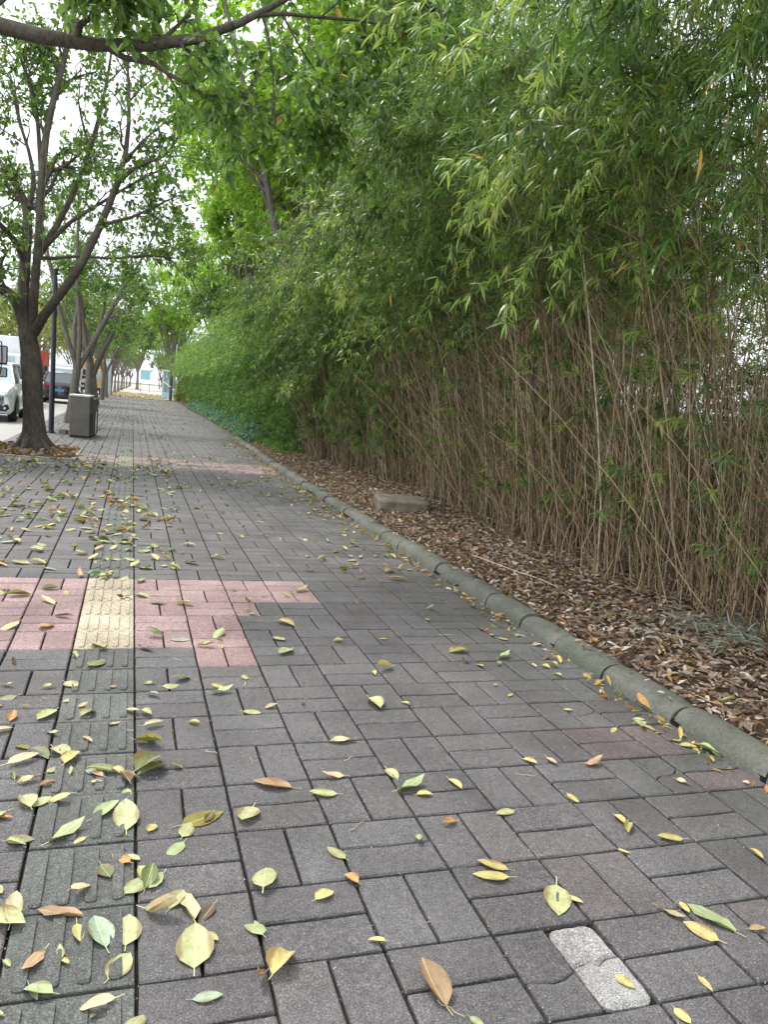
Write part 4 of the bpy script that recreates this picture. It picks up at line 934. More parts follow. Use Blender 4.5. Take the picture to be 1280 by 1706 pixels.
# ================================================================ VEHICLES
M_TYRE = plain('tyre', (0.02, 0.02, 0.02), .85); M_RIM = plain('alloy', (0.55, 0.55, 0.56), .3, .8)
M_WIN = plain('car_glass', (0.10, 0.13, 0.14), .06, 0, .5, spec=.9); M_SCREEN = plain('pale_windscreen', (0.30, 0.40, 0.42), .05, 0, .6, spec=.9)
M_CHROME = plain('chrome', (.7, .7, .72), .15, .9); M_TAIL = plain('tail_lamp_red', (.45, .02, .02), .2, 0, .5); M_LAMP = plain('lamp_lens', (.55, .60, .62), .08, .2, .8)
def wheel(parent, x, y, r, w=.22, rim=M_RIM):
    mb = MB(); prof_ = [(r * .62, -w / 2), (r * .93, -w / 2), (r, -w / 2 + .03), (r, w / 2 - .03), (r * .93, w / 2), (r * .62, w / 2)]
    def ring(mbx, prf, n=20):
        V = [(h, rr * math.cos(2 * math.pi * i / n), rr * math.sin(2 * math.pi * i / n)) for rr, h in prf for i in range(n)]
        mbx.add(V, [(k * n + i, k * n + (i + 1) % n, (k + 1) * n + (i + 1) % n, (k + 1) * n + i) for k in range(len(prf) - 1) for i in range(n)])
    ring(mb, prof_); wo_ = obj('wheel', mb.mesh('wheel', M_TYRE, True), parent, (x, y, r))
    mb = MB(); sg = 1 if x > 0 else -1
    ring(mb, [(0.001, sg * w * .30), (r * .2, sg * w * .38), (r * .62, sg * w * .36)], 10)
    for k in range(5):
        a = k * 2 * math.pi / 5; mb.cyl((sg * w * .42, 0, 0), (sg * w * .42, r * .58 * math.cos(a), r * .58 * math.sin(a)), .03, .025, 5)
    obj('rim', mb.mesh('rim', rim), wo_)
def suv(name, paint, label, loc, rotz, screen=M_SCREEN, pl=(.12, .35, .62)):
    r = obj(name, None, loc=loc, rotz=rotz, label=label, cat='car')
    st = [(0.0, .36, .66, .62, 0), (.05, .27, .78, .80, .01), (.22, .22, .86, .93, .03), (.60, .21, .905, 1.00, .05), (1.15, .21, .92, 1.06, .05), (2.2, .21, .925, 1.07, .02), (3.4, .21, .92, 1.08, .02), (4.1, .23, .90, 1.09, .02), (4.38, .30, .84, 1.05, .01), (4.46, .38, .74, .92, 0)]
    mb = MB(); V = []
    for y, zb, hw, zt, cr in st:
        h = [(0, zb), (hw * .86, zb), (hw * .985, zb + .12), (hw, zb + .33), (hw * .985, zt - .16), (hw * .90, zt - .03), (hw * .6, zt + cr * .8), (0, zt + cr)]
        V += [(x, y, z) for x, z in h] + [(-x, y, z) for x, z in reversed(h[1:-1])]
    m = 14; F = [(k * m + i, (k + 1) * m + i, (k + 1) * m + (i + 1) % m, k * m + (i + 1) % m) for k in range(len(st) - 1) for i in range(m)] + [tuple(range(m)), tuple(range((len(st)) * m - 1, (len(st) - 1) * m - 1, -1))]
    mb.add(V, F); obj('body', mb.mesh('body', paint, True), r)
    b0 = [(-.80, 1.12, 1.05), (.80, 1.12, 1.05), (.82, 4.25, 1.07), (-.82, 4.25, 1.07)]; b1 = [(-.62, 1.86, 1.56), (.62, 1.86, 1.56), (.62, 3.95, 1.58), (-.62, 3.95, 1.58)]
    mb = MB(); mb.add([(x * .985, y + .02, z) for x, y, z in b0] + [(x * .985, y, z - .01) for x, y, z in b1], [(1, 2, 6, 5), (3, 0, 4, 7)]); obj('side_windows', mb.mesh('side_windows', M_WIN), r)
    mb = MB(); mb.add([(x, y, z) for x, y, z in (b0[0], b0[1], b1[1], b1[0])], [(0, 1, 2, 3)]); mb.add([(x * .97, y + .03, z - .01) for x, y, z in (b0[0], b0[1], b1[1], b1[0])], [(3, 2, 1, 0)]); obj('windscreen', mb.mesh('windscreen', screen), r)
    mb = MB(); mb.add([b0[3], b0[2], b1[2], b1[3]] + [(x, y - .02, z) for x, y, z in (b0[3], b0[2], b1[2], b1[3])], [(3, 2, 1, 0), (4, 5, 6, 7)]); obj('rear_window', mb.mesh('rear_window', M_WIN), r)
    mb = MB()
    for sx in (-1, 1):
        mb.cyl((sx * .80, 1.12, 1.05), (sx * .62, 1.86, 1.56), .03, .03, 6); mb.cyl((sx * .82, 4.25, 1.07), (sx * .62, 3.95, 1.58), .045, .04, 6)
        mb.cyl((sx * .81, 2.75, 1.05), (sx * .63, 2.85, 1.57), .028, .028, 6); mb.cyl((sx * .62, 1.86, 1.57), (sx * .62, 3.95, 1.59), .035, .035, 6)
    mb.add([(-.64, 1.84, 1.565), (.64, 1.84, 1.565), (.64, 3.98, 1.585), (-.64, 3.98, 1.585), (-.5, 2.1, 1.63), (.5, 2.1, 1.63), (.5, 3.7, 1.645), (-.5, 3.7, 1.645)], [(4, 5, 6, 7), (0, 1, 5, 4), (1, 2, 6, 5), (2, 3, 7, 6), (3, 0, 4, 7), (3, 2, 1, 0)])
    obj('roof', mb.mesh('roof', paint), r)
    for sx in (-1, 1):
        mb = MB(); mb.add([(sx * .40, -.02, .70), (sx * .80, .045, .71), (sx * .86, .17, .83), (sx * .42, .01, .77), (sx * .44, .10, .66), (sx * .80, .25, .70), (sx * .84, .34, .80), (sx * .46, .14, .77)], [(0, 1, 2, 3), (3, 2, 6, 7), (0, 3, 7, 4), (1, 5, 6, 2), (0, 4, 5, 1)]); hl = obj('headlight', mb.mesh('headlight', M_WIN), r)
        mb = MB(); mb.cyl((sx * .70, .0, .745), (sx * .70, .06, .745), .032, .032, 10); obj('bulb', mb.mesh('bulb', M_LAMP), hl)
        mb = MB(); mb.add([(sx * .46, -.02, .47), (sx * .76, .02, .49), (sx * .80, .04, .38), (sx * .70, .0, .30), (sx * .52, -.02, .31), (sx * .50, .06, .52), (sx * .76, .12, .52), (sx * .78, .12, .40), (sx * .66, .09, .34), (sx * .50, .06, .38)], [(0, 1, 2, 3, 4), (0, 5, 6, 1), (1, 6, 7, 2), (2, 7, 8, 3), (3, 8, 9, 4), (4, 9, 5, 0)]); fl = obj('fog_lamp', mb.mesh('fog_lamp', M_BLACK), r)
        mb = MB(); mb.cyl((sx * .68, -.02, .39), (sx * .68, .02, .39), .035, .035, 10); obj('lens', mb.mesh('lens', M_LAMP), fl)
        mb = MB(); mb.box(sx * .62 - .16, sx * .62 + .16, 4.40, 4.49, .86, 1.0, 0, .01); obj('tail_light', mb.mesh('tail_light', M_TAIL), r)
        mb = MB(); mb.box(sx * 1.0 - .1, sx * 1.0 + .1, 1.42, 1.52, 1.04, 1.18, 0, .02); obj('wing_mirror', mb.mesh('wing_mirror', paint), r)
        for y in (.86, 3.52): wheel(r, sx * .80, y, .34)
    for y in (.86, 3.52):
        for sx in (-1, 1):
            mb = MB(); n = 14; V = [(sx * .935, y + .41 * math.cos(math.pi * i / n), .34 + .41 * math.sin(math.pi * i / n)) for i in range(n + 1)] + [(sx * .70, y + .41 * math.cos(math.pi * i / n), .34 + .41 * math.sin(math.pi * i / n)) for i in range(n + 1)]
            mb.add(V + [(sx * .935, y - .41, .22), (sx * .935, y + .41, .22)], [tuple(range(n + 1)) + (2 * n + 2, 2 * n + 3)]); obj('wheel_arch', mb.mesh('wheel_arch', M_BLACK), r)
    mb = MB(); mb.box(-.40, .40, -.012, .05, .54, .74, 0, .01); gr = obj('grille', mb.mesh('grille', M_BLACK), r)
    mb = MB()
    for k in range(4): mb.box(-.38, .38, -.022, -.013, .56 + k * .045, .575 + k * .045)
    mb.cyl((0, -.03, .65), (0, -.012, .65), .05, .05, 12); obj('grille_bars', mb.mesh('grille_bars', M_CHROME), gr)
    mb = MB(); mb.box(-.55, .55, -.005, .2, .255, .36, 0, .02); obj('front_bumper', mb.mesh('front_bumper', M_BLACK), r); mb = MB(); mb.box(-.62, .62, 4.3, 4.47, .27, .40, 0, .02); obj('rear_bumper', mb.mesh('rear_bumper', M_BLACK), r)
    mb = MB(); mb.box(-.22, .22, 4.468, 4.486, .62, .76); obj('number_plate', mb.mesh('number_plate', plain('blue_plate', (.10, .32, .62), .5)), r)
    return r
M_CWHITE = plain('white_car_paint', (0.82, 0.84, 0.85), .22, 0, .7, var=.03); M_CDARK = plain('dark_plum_paint', (0.030, 0.020, 0.032), .18, 0, .8)
suv('parked_car', M_CWHITE, 'white compact SUV parked nose-on behind the near fig trunk', (-4.22, 23.1, -.03), .02).scale = (1, 1, 1.07)
suv('parked_car', M_CDARK, 'dark plum SUV seen from behind with a blue number plate and red tail lamps', (-3.75, 47.0, -.03), math.pi + .02, M_WIN)

def truck(name, cabc, boxc, label, loc, rotz, W=2.0, cabL=1.7, boxL=4.2, cabH=2.2, boxH=2.9, mirrors=True, facing=1):
    """light truck, cab front at y = 0 and body behind it towards +y"""
    r = obj(name, None, loc=loc, rotz=rotz, label=label, cat='truck'); h = W / 2
    mb = MB(); sec = [(.0, .45), (-.06, .9), (.02, 1.15), (.30, cabH - .05), (.45, cabH), (cabL, cabH + .03), (cabL, .45)]
    V = [(x, y, z) for x in (-h, h) for y, z in sec]; n = len(sec)
    mb.add(V, [(i, (i + 1) % n, n + (i + 1) % n, n + i) for i in range(n)] + [tuple(range(n - 1, -1, -1)), tuple(range(n, 2 * n))]); obj('cab', mb.mesh('cab', cabc), r)
    mb = MB(); mb.add([(-h * .88, .025, 1.2), (h * .88, .025, 1.2), (h * .82, .29, cabH - .12), (-h * .82, .29, cabH - .12), (-h * .88, .012, 1.2), (h * .88, .012, 1.2), (h * .82, .27, cabH - .12), (-h * .82, .27, cabH - .12)], [(4, 5, 6, 7), (0, 1, 5, 4), (3, 7, 6, 2)]); obj('windscreen', mb.mesh('windscreen', M_SCREEN), r)
    for sx in (-1, 1):
        mb = MB(); mb.box(sx * h - .006, sx * h + .006, .45, 1.35, 1.2, cabH - .15); obj('side_window', mb.mesh('side_window', M_WIN), r)
        mb = MB(); mb.box(sx * h * .78 - .14, sx * h * .78 + .14, -.07, -.02, .62, .8, 0, .015); obj('headlight', mb.mesh('headlight', M_LAMP), r)
        mb = MB(); mb.box(sx * h * .8 - .1, sx * h * .8 + .1, cabL + boxL + .05, cabL + boxL + .1, .72, .86); obj('tail_light', mb.mesh('tail_light', M_TAIL), r)
        for y in (.85, cabL + boxL * .72): wheel(r, sx * (h - .16), y, .38, .26)
        if mirrors:
            mb = MB(); mm = obj('wing_mirror', None, r)
            P = np.array([[(sx * h, .12, 1.95), (sx * (h + .16), .0, 2.12), (sx * (h + .26), -.03, 2.06), (sx * (h + .27), -.04, 1.70), (sx * (h + .24), -.04, 1.42), (sx * (h + .05), .05, 1.30), (sx * h, .1, 1.3)]])
            v, f = tubes(P, np.full((1, 7), .014), 6); obj('bracket', mk('bracket', v, f, M_BLACK, True), mm)
            mb = MB(); mb.box(sx * (h + .27) - .10, sx * (h + .27) + .10, -.11, -.05, 1.62, 2.0, 0, .02); obj('mirror_head', mb.mesh('mirror_head', M_BLACK), mm)
            mb = MB(); mb.box(sx * (h + .25) - .12, sx * (h + .25) + .10, -.10, -.05, 1.36, 1.56, 0, .02); obj('lower_mirror', mb.mesh('lower_mirror', M_BLACK), mm)
            mb = MB(); mb.box(sx * (h + .27) - .08, sx * (h + .27) + .08, -.045, -.04, 1.65, 1.97); mb.box(sx * (h + .25) - .1, sx * (h + .25) + .08, -.045, -.04, 1.38, 1.54); obj('mirror_glass', mb.mesh('mirror_glass', M_CHROME), mm)
    mb = MB(); mb.box(-h - .04, h + .04, cabL + .06, cabL + boxL, .75, boxH, 0, .02); obj('cargo_box', mb.mesh('cargo_box', boxc), r)
    mb = MB()
    for k in range(8): y = cabL + .25 + k * (boxL - .4) / 7; mb.box(h + .041, h + .052, y - .02, y + .02, .8, boxH - .05); mb.box(-h - .052, -h - .041, y - .02, y + .02, .8, boxH - .05)
    for x in (-.02, ): mb.box(x, x + .04, cabL + boxL + .001, cabL + boxL + .02, .8, boxH - .05)
    obj('box_ribs', mb.mesh('box_ribs', boxc), r)
    mb = MB(); mb.box(-h * .7, h * .7, .4, cabL + boxL - .1, .48, .72); obj('chassis', mb.mesh('chassis', M_BLACK), r)
    mb = MB(); mb.box(-h * .95, h * .95, -.10, -.03, .35, .56, 0, .02); obj('bumper', mb.mesh('bumper', M_BLACK), r)
    mb = MB(); mb.box(-h * .55, h * .55, -.075, -.062, .66, .98); obj('grille', mb.mesh('grille', M_BLACK), r)
    return r
M_TWHITE = plain('white_truck_paint', (.72, .74, .74), .4, 0, .3, var=.04); M_TRED = plain('red_truck_paint', (.50, .035, .03), .35, 0, .4, var=.06); M_TYEL = plain('yellow_truck_paint', (.62, .30, .03), .4, 0, .3, var=.06)
truck('parked_truck', M_TWHITE, M_TWHITE, 'white truck just outside the left edge, only its black wing mirror showing', (-3.88, 15.9, -.03), math.pi)
truck('parked_truck', M_TWHITE, M_TWHITE, 'white box truck parked behind the white compact SUV', (-5.65, 34.0, -.03), .0, W=2.2, boxH=2.95, mirrors=False)
truck('parked_truck', M_TRED, M_TRED, 'red truck parked beyond the dark plum SUV', (-7.9, 64.0, -.03), 0.0, W=2.3, boxH=3.2, mirrors=True)
truck('parked_truck', M_TYEL, M_TYEL, 'yellow-orange truck glimpsed between the second and fourth street trunks', (-3.65, 72.0, -.03), 0.0, W=2.1, boxH=3.1)
truck('parked_van', M_TWHITE, M_TWHITE, 'white van glimpsed between the twisted grey trunk and the third trunk', (-4.5, 57.0, -.03), 0.0, W=1.9, cabH=2.0, boxH=2.25, boxL=3.0, cabL=1.6)

# ================================================================ LEAVES ON THE GROUND
def leaf_shape(seed, fold, curl, bend, twist=0.0, ruf=0.0, wid=.225, rows=7, cols=5):
    rs = R(seed); V = []; F = []
    for r_ in range(rows):
        t = r_ / (rows - 1); w = wid * (math.sin(math.pi * min(1, t ** .82)) ** .75 if 0 < t < 1 else .02)
        yb = .17 + .83 * t; ang = bend * (t - .4)
        yy = .17 + .83 * (math.sin(bend * t) / bend if abs(bend) > .01 else t); zz = .83 * ((1 - math.cos(bend * t)) / bend if abs(bend) > .01 else 0)
        for c_ in range(cols):
            u = -1 + 2 * c_ / (cols - 1); k = curl if abs(curl) > .01 else .01
            x = w * math.sin(u * k) / k; z = w * (1 - math.cos(u * k)) / k + abs(u) * w * math.tan(fold)
            z += ruf * rs.uniform(-1, 1) * abs(u); tw = twist * (t - .5); x, z = x * math.cos(tw) - z * math.sin(tw), x * math.sin(tw) + z * math.cos(tw)
            V.append((x, yy, zz + z))
    for r_ in range(rows - 1):
        for c_ in range(cols - 1): a = r_ * cols + c_; F.append((a, a + 1, a + cols + 1, a + cols))
    n = len(V); y0, z0 = V[cols // 2][1], V[cols // 2][2]
    V += [(-.009, 0, z0 + .035), (.009, 0, z0 + .035), (.009, y0 + .02, z0 + .004), (-.009, y0 + .02, z0 + .004)]; F.append((n, n + 1, n + 2, n + 3))
    V = np.array(V, float); V[:, 2] -= V[:, 2].min(); return V, np.array(F)
SH = {'flat': [leaf_shape(1, .06, .25, .15, 0, .008), leaf_shape(2, .10, -.3, -.2, .1, .010), leaf_shape(3, .04, .4, .25, -.15, .012, .27)],
      'fold': [leaf_shape(4, .55, .5, .25, .1, .01), leaf_shape(5, .75, .2, -.3, -.2, .01, .24)],
      'curl': [leaf_shape(6, .2, 1.3, .5, .4, .02, .26), leaf_shape(7, .1, 1.9, .4, -.4, .02, .28), leaf_shape(8, .3, -1.2, -.9, .5, .02, .25)],
      'wither': [leaf_shape(9, .4, 1.6, 1.1, 1.2, .05, .24), leaf_shape(10, .2, -1.5, .8, -1.4, .06, .26)],
      'torn': [leaf_shape(13, .2, .9, .5, .9, .09, .20, 5, 4), leaf_shape(14, .5, -1.0, .6, -.8, .10, .18, 5, 3)],
      'slim': [leaf_shape(11, .25, .4, .35, .2, .01, .15), leaf_shape(12, .3, .6, -.3, -.3, .012, .17)]}
M_FALL = leaf_mat('fallen_leaf', None, 'object', .5, .12, vein=True, spec=.35)
M_LITTER = leaf_mat('leaf_litter', None, 'attr', .7, .10, spec=.2)
FM = {k: [mk('fallen_leaf', v, f, M_FALL, True) for v, f in l] for k, l in SH.items()}
LC = {'P': (.41, .43, .21), 'Y': (.52, .46, .18), 'L': (.34, .42, .20), 'G': (.17, .20, .08), 'T': (.30, .38, .26), 'B': (.38, .25, .14), 'W': (.52, .44, .26), 'O': (.50, .27, .09), 'D': (.11, .065, .035), 'M': (.20, .19, .03)}
LN = {'P': 'pale yellow-green', 'Y': 'yellow', 'L': 'light green', 'G': 'dark green', 'T': 'grey-green', 'B': 'tan', 'W': 'withered cream', 'O': 'orange', 'D': 'dark brown', 'M': 'olive-brown'}
SN = {'flat': 'flat', 'fold': 'half-folded', 'curl': 'curled', 'wither': 'crumpled', 'torn': 'torn', 'slim': 'slender'}
HERO = [
    (0.14, -0.01, 0.172, 1.48, 'P'),
    (0.36, 0.26, 0.191, 1.37, 'P'),
    (0.12, 0.71, 0.172, 0.42, 'M'),
    (0.42, 0.83, 0.137, -2.02, 'P'),
    (-0.07, 0.12, 0.142, 1.85, 'T'),
    (-0.16, 0.28, 0.096, -1.43, 'Y'),
    (-0.03, 0.12, 0.134, 1.50, 'P'),
    (-0.08, 0.01, 0.104, 0.99, 'P'),
    (-0.03, -0.05, 0.097, -2.94, 'W'),
    (-0.18, -0.01, 0.086, 2.71, 'L'),
    (-0.26, 0.06, 0.072, -1.17, 'T'),
    (-0.12, 0.28, 0.140, 2.81, 'B'),
    (-0.19, 0.36, 0.091, 0.88, 'W'),
    (-0.29, 0.65, 0.160, 0.80, 'P'),
    (-0.03, 0.68, 0.175, 1.59, 'P'),
    (-0.16, 0.79, 0.132, 0.79, 'L'),
    (-0.34, 0.88, 0.123, 1.89, 'P'),
    (-0.42, 0.72, 0.094, -0.09, 'G'),
    (-0.01, 1.07, 0.144, 0.61, 'G'),
    (-0.02, 1.08, 0.199, 0.95, 'G'),
    (-0.20, 1.18, 0.085, -0.42, 'T'),
    (-0.17, 1.08, 0.052, -0.32, 'Y'),
    (-0.27, 1.20, 0.117, 1.18, 'Y'),
    (-0.49, 1.23, 0.135, 0.60, 'W'),
    (-0.10, 1.17, 0.078, -0.81, 'Y'),
    (0.00, 0.30, 0.133, -0.49, 'W'),
    (0.08, 0.26, 0.102, 1.06, 'P'),
    (0.16, 0.19, 0.128, 1.74, 'W'),
    (0.23, 0.29, 0.098, -2.19, 'D'),
    (0.02, 0.36, 0.113, 1.34, 'G'),
    (0.09, 0.47, 0.102, -2.08, 'L'),
    (0.34, 0.09, 0.113, 1.85, 'L'),
    (0.32, -0.08, 0.134, 1.01, 'Y'),
    (0.33, -0.02, 0.079, -2.27, 'B'),
    (0.50, 0.23, 0.083, 0.54, 'Y'),
    (0.67, 0.28, 0.068, 2.08, 'O'),
    (0.67, 0.42, 0.092, 2.12, 'P'),
    (0.68, 0.02, 0.056, 2.77, 'Y'),
    (0.76, 0.85, 0.115, 2.96, 'P'),
    (0.61, 0.91, 0.189, 2.75, 'B'),
    (0.82, 0.98, 0.104, 3.01, 'W'),
    (-0.33, 0.15, 0.034, -0.88, 'L'),
    (-0.22, 0.18, 0.107, -2.05, 'B'),
    (-0.33, 0.26, 0.115, 1.53, 'W'),
    (-0.19, 0.13, 0.038, -0.97, 'Y'),
    (-0.11, -0.10, 0.023, 0.74, 'G'),
    (0.75, -0.27, 0.158, 1.71, 'B'),
    (1.32, 0.21, 0.191, -2.06, 'P'),
    (1.30, 0.13, 0.062, -1.00, 'Y'),
    (1.75, -0.17, 0.171, 2.00, 'L'),
    (1.67, -0.18, 0.114, 2.17, 'Y'),
    (1.56, 0.03, 0.101, -1.07, 'W'),
    (1.66, 0.03, 0.054, -1.64, 'Y'),
    (1.78, -0.13, 0.059, -0.33, 'B'),
    (1.18, 0.22, 0.126, 2.71, 'Y'),
    (1.20, 0.27, 0.115, 2.55, 'Y'),
    (1.40, 0.64, 0.094, -2.91, 'P'),
    (1.63, 0.34, 0.053, -0.85, 'Y'),
    (1.95, 0.34, 0.106, 2.90, 'Y'),
    (2.15, 0.17, 0.066, 1.66, 'Y'),
    (1.77, 0.56, 0.078, -1.63, 'Y'),
    (1.80, 0.50, 0.098, -2.18, 'Y'),
    (0.95, 0.54, 0.068, -1.86, 'L'),
    (1.14, 0.60, 0.076, -2.91, 'O'),
    (0.94, 0.81, 0.168, 0.46, 'L'),
    (1.03, 0.81, 0.071, -0.28, 'Y'),
    (1.22, 0.93, 0.097, -1.35, 'Y'),
    (0.99, 1.05, 0.104, -1.39, 'P'),
    (1.66, 0.73, 0.071, -1.38, 'Y'),
    (1.62, 1.05, 0.074, -0.90, 'Y'),
    (1.75, 1.06, 0.099, -1.62, 'W'),
    (1.86, 0.94, 0.112, 0.07, 'B'),
    (0.79, -0.27, 0.044, -0.98, 'L'),
    (1.34, -0.35, 0.063, -1.47, 'Y'),
    (1.25, -0.21, 0.067, -1.19, 'Y'),
    (1.49, -0.26, 0.064, -1.56, 'Y'),
    (2.22, 0.78, 0.069, -1.15, 'W'),
    (-0.54, 2.95, 0.259, 1.23, 'O'),
    (-0.14, 3.75, 0.128, -0.36, 'D'),
    (-0.01, 3.83, 0.129, -0.67, 'L'),
    (0.25, 3.60, 0.146, -0.55, 'Y'),
    (0.08, 3.59, 0.115, -0.12, 'G'),
    (0.54, 2.96, 0.164, -2.06, 'L'),
    (-0.23, 2.75, 0.153, -1.17, 'P'),
    (-0.24, 2.29, 0.170, 1.12, 'G'),
    (-0.00, 2.67, 0.132, -0.85, 'D'),
    (0.04, 2.88, 0.146, -0.53, 'G'),
    (0.18, 2.78, 0.121, -0.03, 'T'),
    (0.33, 2.68, 0.127, -0.49, 'W'),
    (0.17, 2.06, 0.127, 0.66, 'G'),
    (-0.34, 2.14, 0.109, -0.91, 'P'),
    (-0.44, 2.04, 0.074, 0.35, 'P'),
    (-0.33, 1.86, 0.089, 0.74, 'P'),
    (-0.33, 1.80, 0.144, -2.06, 'P'),
    (-0.24, 1.66, 0.111, 1.02, 'P'),
    (-0.25, 1.79, 0.063, 1.02, 'Y'),
    (-0.16, 2.03, 0.070, 0.15, 'O'),
    (0.03, 2.07, 0.064, -0.08, 'L'),
    (0.05, 1.95, 0.078, -0.85, 'T'),
    (-0.14, 1.58, 0.078, 0.31, 'W'),
    (-0.05, 1.77, 0.097, -0.89, 'Y'),
    (0.02, 1.73, 0.076, -0.91, 'P'),
    (0.02, 1.53, 0.099, 0.43, 'W'),
    (0.22, 1.59, 0.063, -0.65, 'Y'),
    (0.33, 1.90, 0.132, 0.28, 'L'),
    (0.47, 1.69, 0.094, -0.33, 'P'),
    (0.58, 1.70, 0.074, 0.31, 'W'),
    (0.91, 2.60, 0.162, -2.25, 'L'),
    (0.88, 3.14, 0.140, -0.63, 'Y'),
    (0.79, 1.31, 0.136, -0.03, 'W'),
    (-0.02, 1.43, 0.143, -0.67, 'M'),
    (-0.50, 1.83, 0.048, -0.39, 'Y'),
    (-0.33, 1.41, 0.137, -1.03, 'P'),
    (-0.42, 1.42, 0.140, -0.94, 'G'),
    (-0.33, 1.16, 0.071, 0.83, 'P'),
    (-0.35, 1.07, 0.062, 0.24, 'B'),
    (2.55, 1.08, 0.157, -1.07, 'L'),
    (2.58, 1.40, 0.194, -1.38, 'Y'),
    (2.64, 1.64, 0.183, -1.76, 'O'),
    (2.59, 3.37, 0.269, -1.45, 'Y'),
    (1.14, 1.82, 0.181, -1.52, 'P'),
    (1.43, 2.25, 0.140, -2.60, 'Y'),
    (1.16, 3.87, 0.264, 0.81, 'P'),
    (0.81, 2.83, 0.114, -1.04, 'P'),
    (1.83, 2.46, 0.156, 0.18, 'Y'),
    (2.11, 2.31, 0.138, 0.55, 'L'),
    (2.05, 4.39, 0.208, -0.26, 'B'),
    (2.11, 4.58, 0.224, 0.89, 'O'),
    (0.40, 4.95, 0.192, -0.93, 'D'),
    (-0.27, 4.21, 0.103, 0.64, 'P'),
    (-0.64, 3.81, 0.227, -2.76, 'M'),
    (-0.63, 3.11, 0.164, -2.34, 'P'),
    (-0.48, 3.51, 0.181, 2.19, 'W'),
    (-0.83, 5.57, 0.321, -0.83, 'P'),
    (0.04, 7.05, 0.302, -0.86, 'P'),
    (-0.93, 8.47, 0.364, -0.27, 'Y'),
    (-1.04, 5.68, 0.419, -1.10, 'Y'),
]
rl = R(2024); fallen = []
def pick_shape(c):
    if c in 'PLT': return rl.choice(['flat', 'flat', 'curl', 'fold', 'torn'])
    if c == 'G' or c == 'M': return rl.choice(['flat', 'curl', 'fold'])
    if c == 'Y' or c == 'O': return rl.choice(['slim', 'flat', 'fold', 'curl'])
    return rl.choice(['curl', 'wither', 'torn', 'torn', 'slim'])
for (x, y, L, a, c) in HERO:
    fallen.append((x, y, min(L, .175) * 1.14, a, c, pick_shape(c), True))
def leaf_color(p): return rl.choice(list('PYLGTBWODM'), p=p)
pl0 = [.24, .14, .14, .12, .05, .08, .14, .02, .03, .04]; plk = [.14, .34, .08, .04, .0, .14, .19, .05, .01, .01]
def scatter(n, x0, x1, z0, z1, pc, L, clump=.5):
    cs = [(rl.uniform(x0, x1), rl.uniform(z0, z1)) for _ in range(max(4, n // 6))]
    for _ in range(n):
        if rl.rand() < clump: c0 = cs[rl.randint(len(cs))]; x, z = c0[0] + rl.normal(0, .35), c0[1] + rl.normal(0, .7)
        else: x, z = rl.uniform(x0, x1), rl.uniform(z0, z1)
        if not (x0 - .5 < x < x1 + .5) or x > kerbx(z) - .12 or z < z0 - 1: continue
        c = leaf_color(pc); fallen.append((x * U, z * U, rl.uniform(*L), rl.uniform(0, 6.283), c, pick_shape(c), False))
scatter(260, -7.0, .9, 13, 26, pl0, (.11, .18)); scatter(230, -7.5, 1.6, 26, 42, pl0, (.11, .18))
scatter(30, -4.0, -1.1, 2, 13, pl0, (.08, .15)); scatter(95, -2.6, .5, -2, 7.5, pl0, (.06, .15), .75); scatter(16, -1, 1, 13.2, 20, pl0, (.1, .16))
scatter(60, .5, 7.6, 13, 30, pl0, (.07, .13), .3); scatter(26, 1.2, 7.5, 5, 13, plk, (.05, .09), .2)
scatter(22, 6.9, 7.85, 1.5, 14, plk, (.06, .11), .7); scatter(70, 6.3, 7.85, 14, 34, plk, (.06, .12), .7)
scatter(150, 1, 8.2, 28, 48, plk, (.06, .13), .5); scatter(180, -7.5, 8.5, 42, 90, pl0, (.08, .15), .3); scatter(520, -7.5, 9.0, 90, 216, plk, (.08, .16), .3)
scatter(60, 6.8, 8.6, 30, 62, plk, (.07, .14), .6)
def leaf_view(l):
    d = math.dist((l[0], l[1], 0), CAM); return (l[2] / d) if in_view(l[0], l[1]) else 0
fallen.sort(key=lambda l: -leaf_view(l) - (10 if l[6] else 0))
def where(x, y):
    X, Z = x / U, y / U; i, j = math.floor(X), math.floor(Z)
    if X > kerbx(Z) + .3: return 'on the bed litter'
    if -1 <= X < 0: s = 'on yellow tiles' if 8 <= Z < 13 else 'on green tiles'
    elif paver_kind(i, j, 0) == 'red' and 7 <= j < 13: s = 'on red pavers'
    elif X > kerbx(Z) - .9: s = 'on kerbside pavers'
    elif X < -1: s = 'on pavers left of the tiles'
    elif X < 1.3: s = 'on pavers right of the tiles'
    elif X < 3.4 and Z < 3 : s = 'on pavers by the pale brick'
    else: s = 'on mid-walk pavers'
    if Z < 0: d = 'at bottom edge'
    elif Z < 3: d = 'in foreground'
    elif Z < 7.5: d = 'before red band'
    elif Z < 13: d = 'beside red band'
    elif Z < 22: d = 'past red band'
    elif Z < 38: d = 'between red bands'
    else: d = 'at far red band'
    return s + ' ' + d
indiv = fallen[:296]; rest_l = fallen[296:]; labs = {}
for l in indiv:
    size = 'large' if l[2] > .155 else ('small' if l[2] < .09 else '')
    lab = ' '.join(w for w in (size, LN[l[4]], SN[l[5]], 'leaf', where(l[0], l[1])) if w); labs.setdefault(lab, []).append(l)
rank = ['nearest', 'second nearest', 'third nearest', 'fourth nearest', 'fifth nearest']
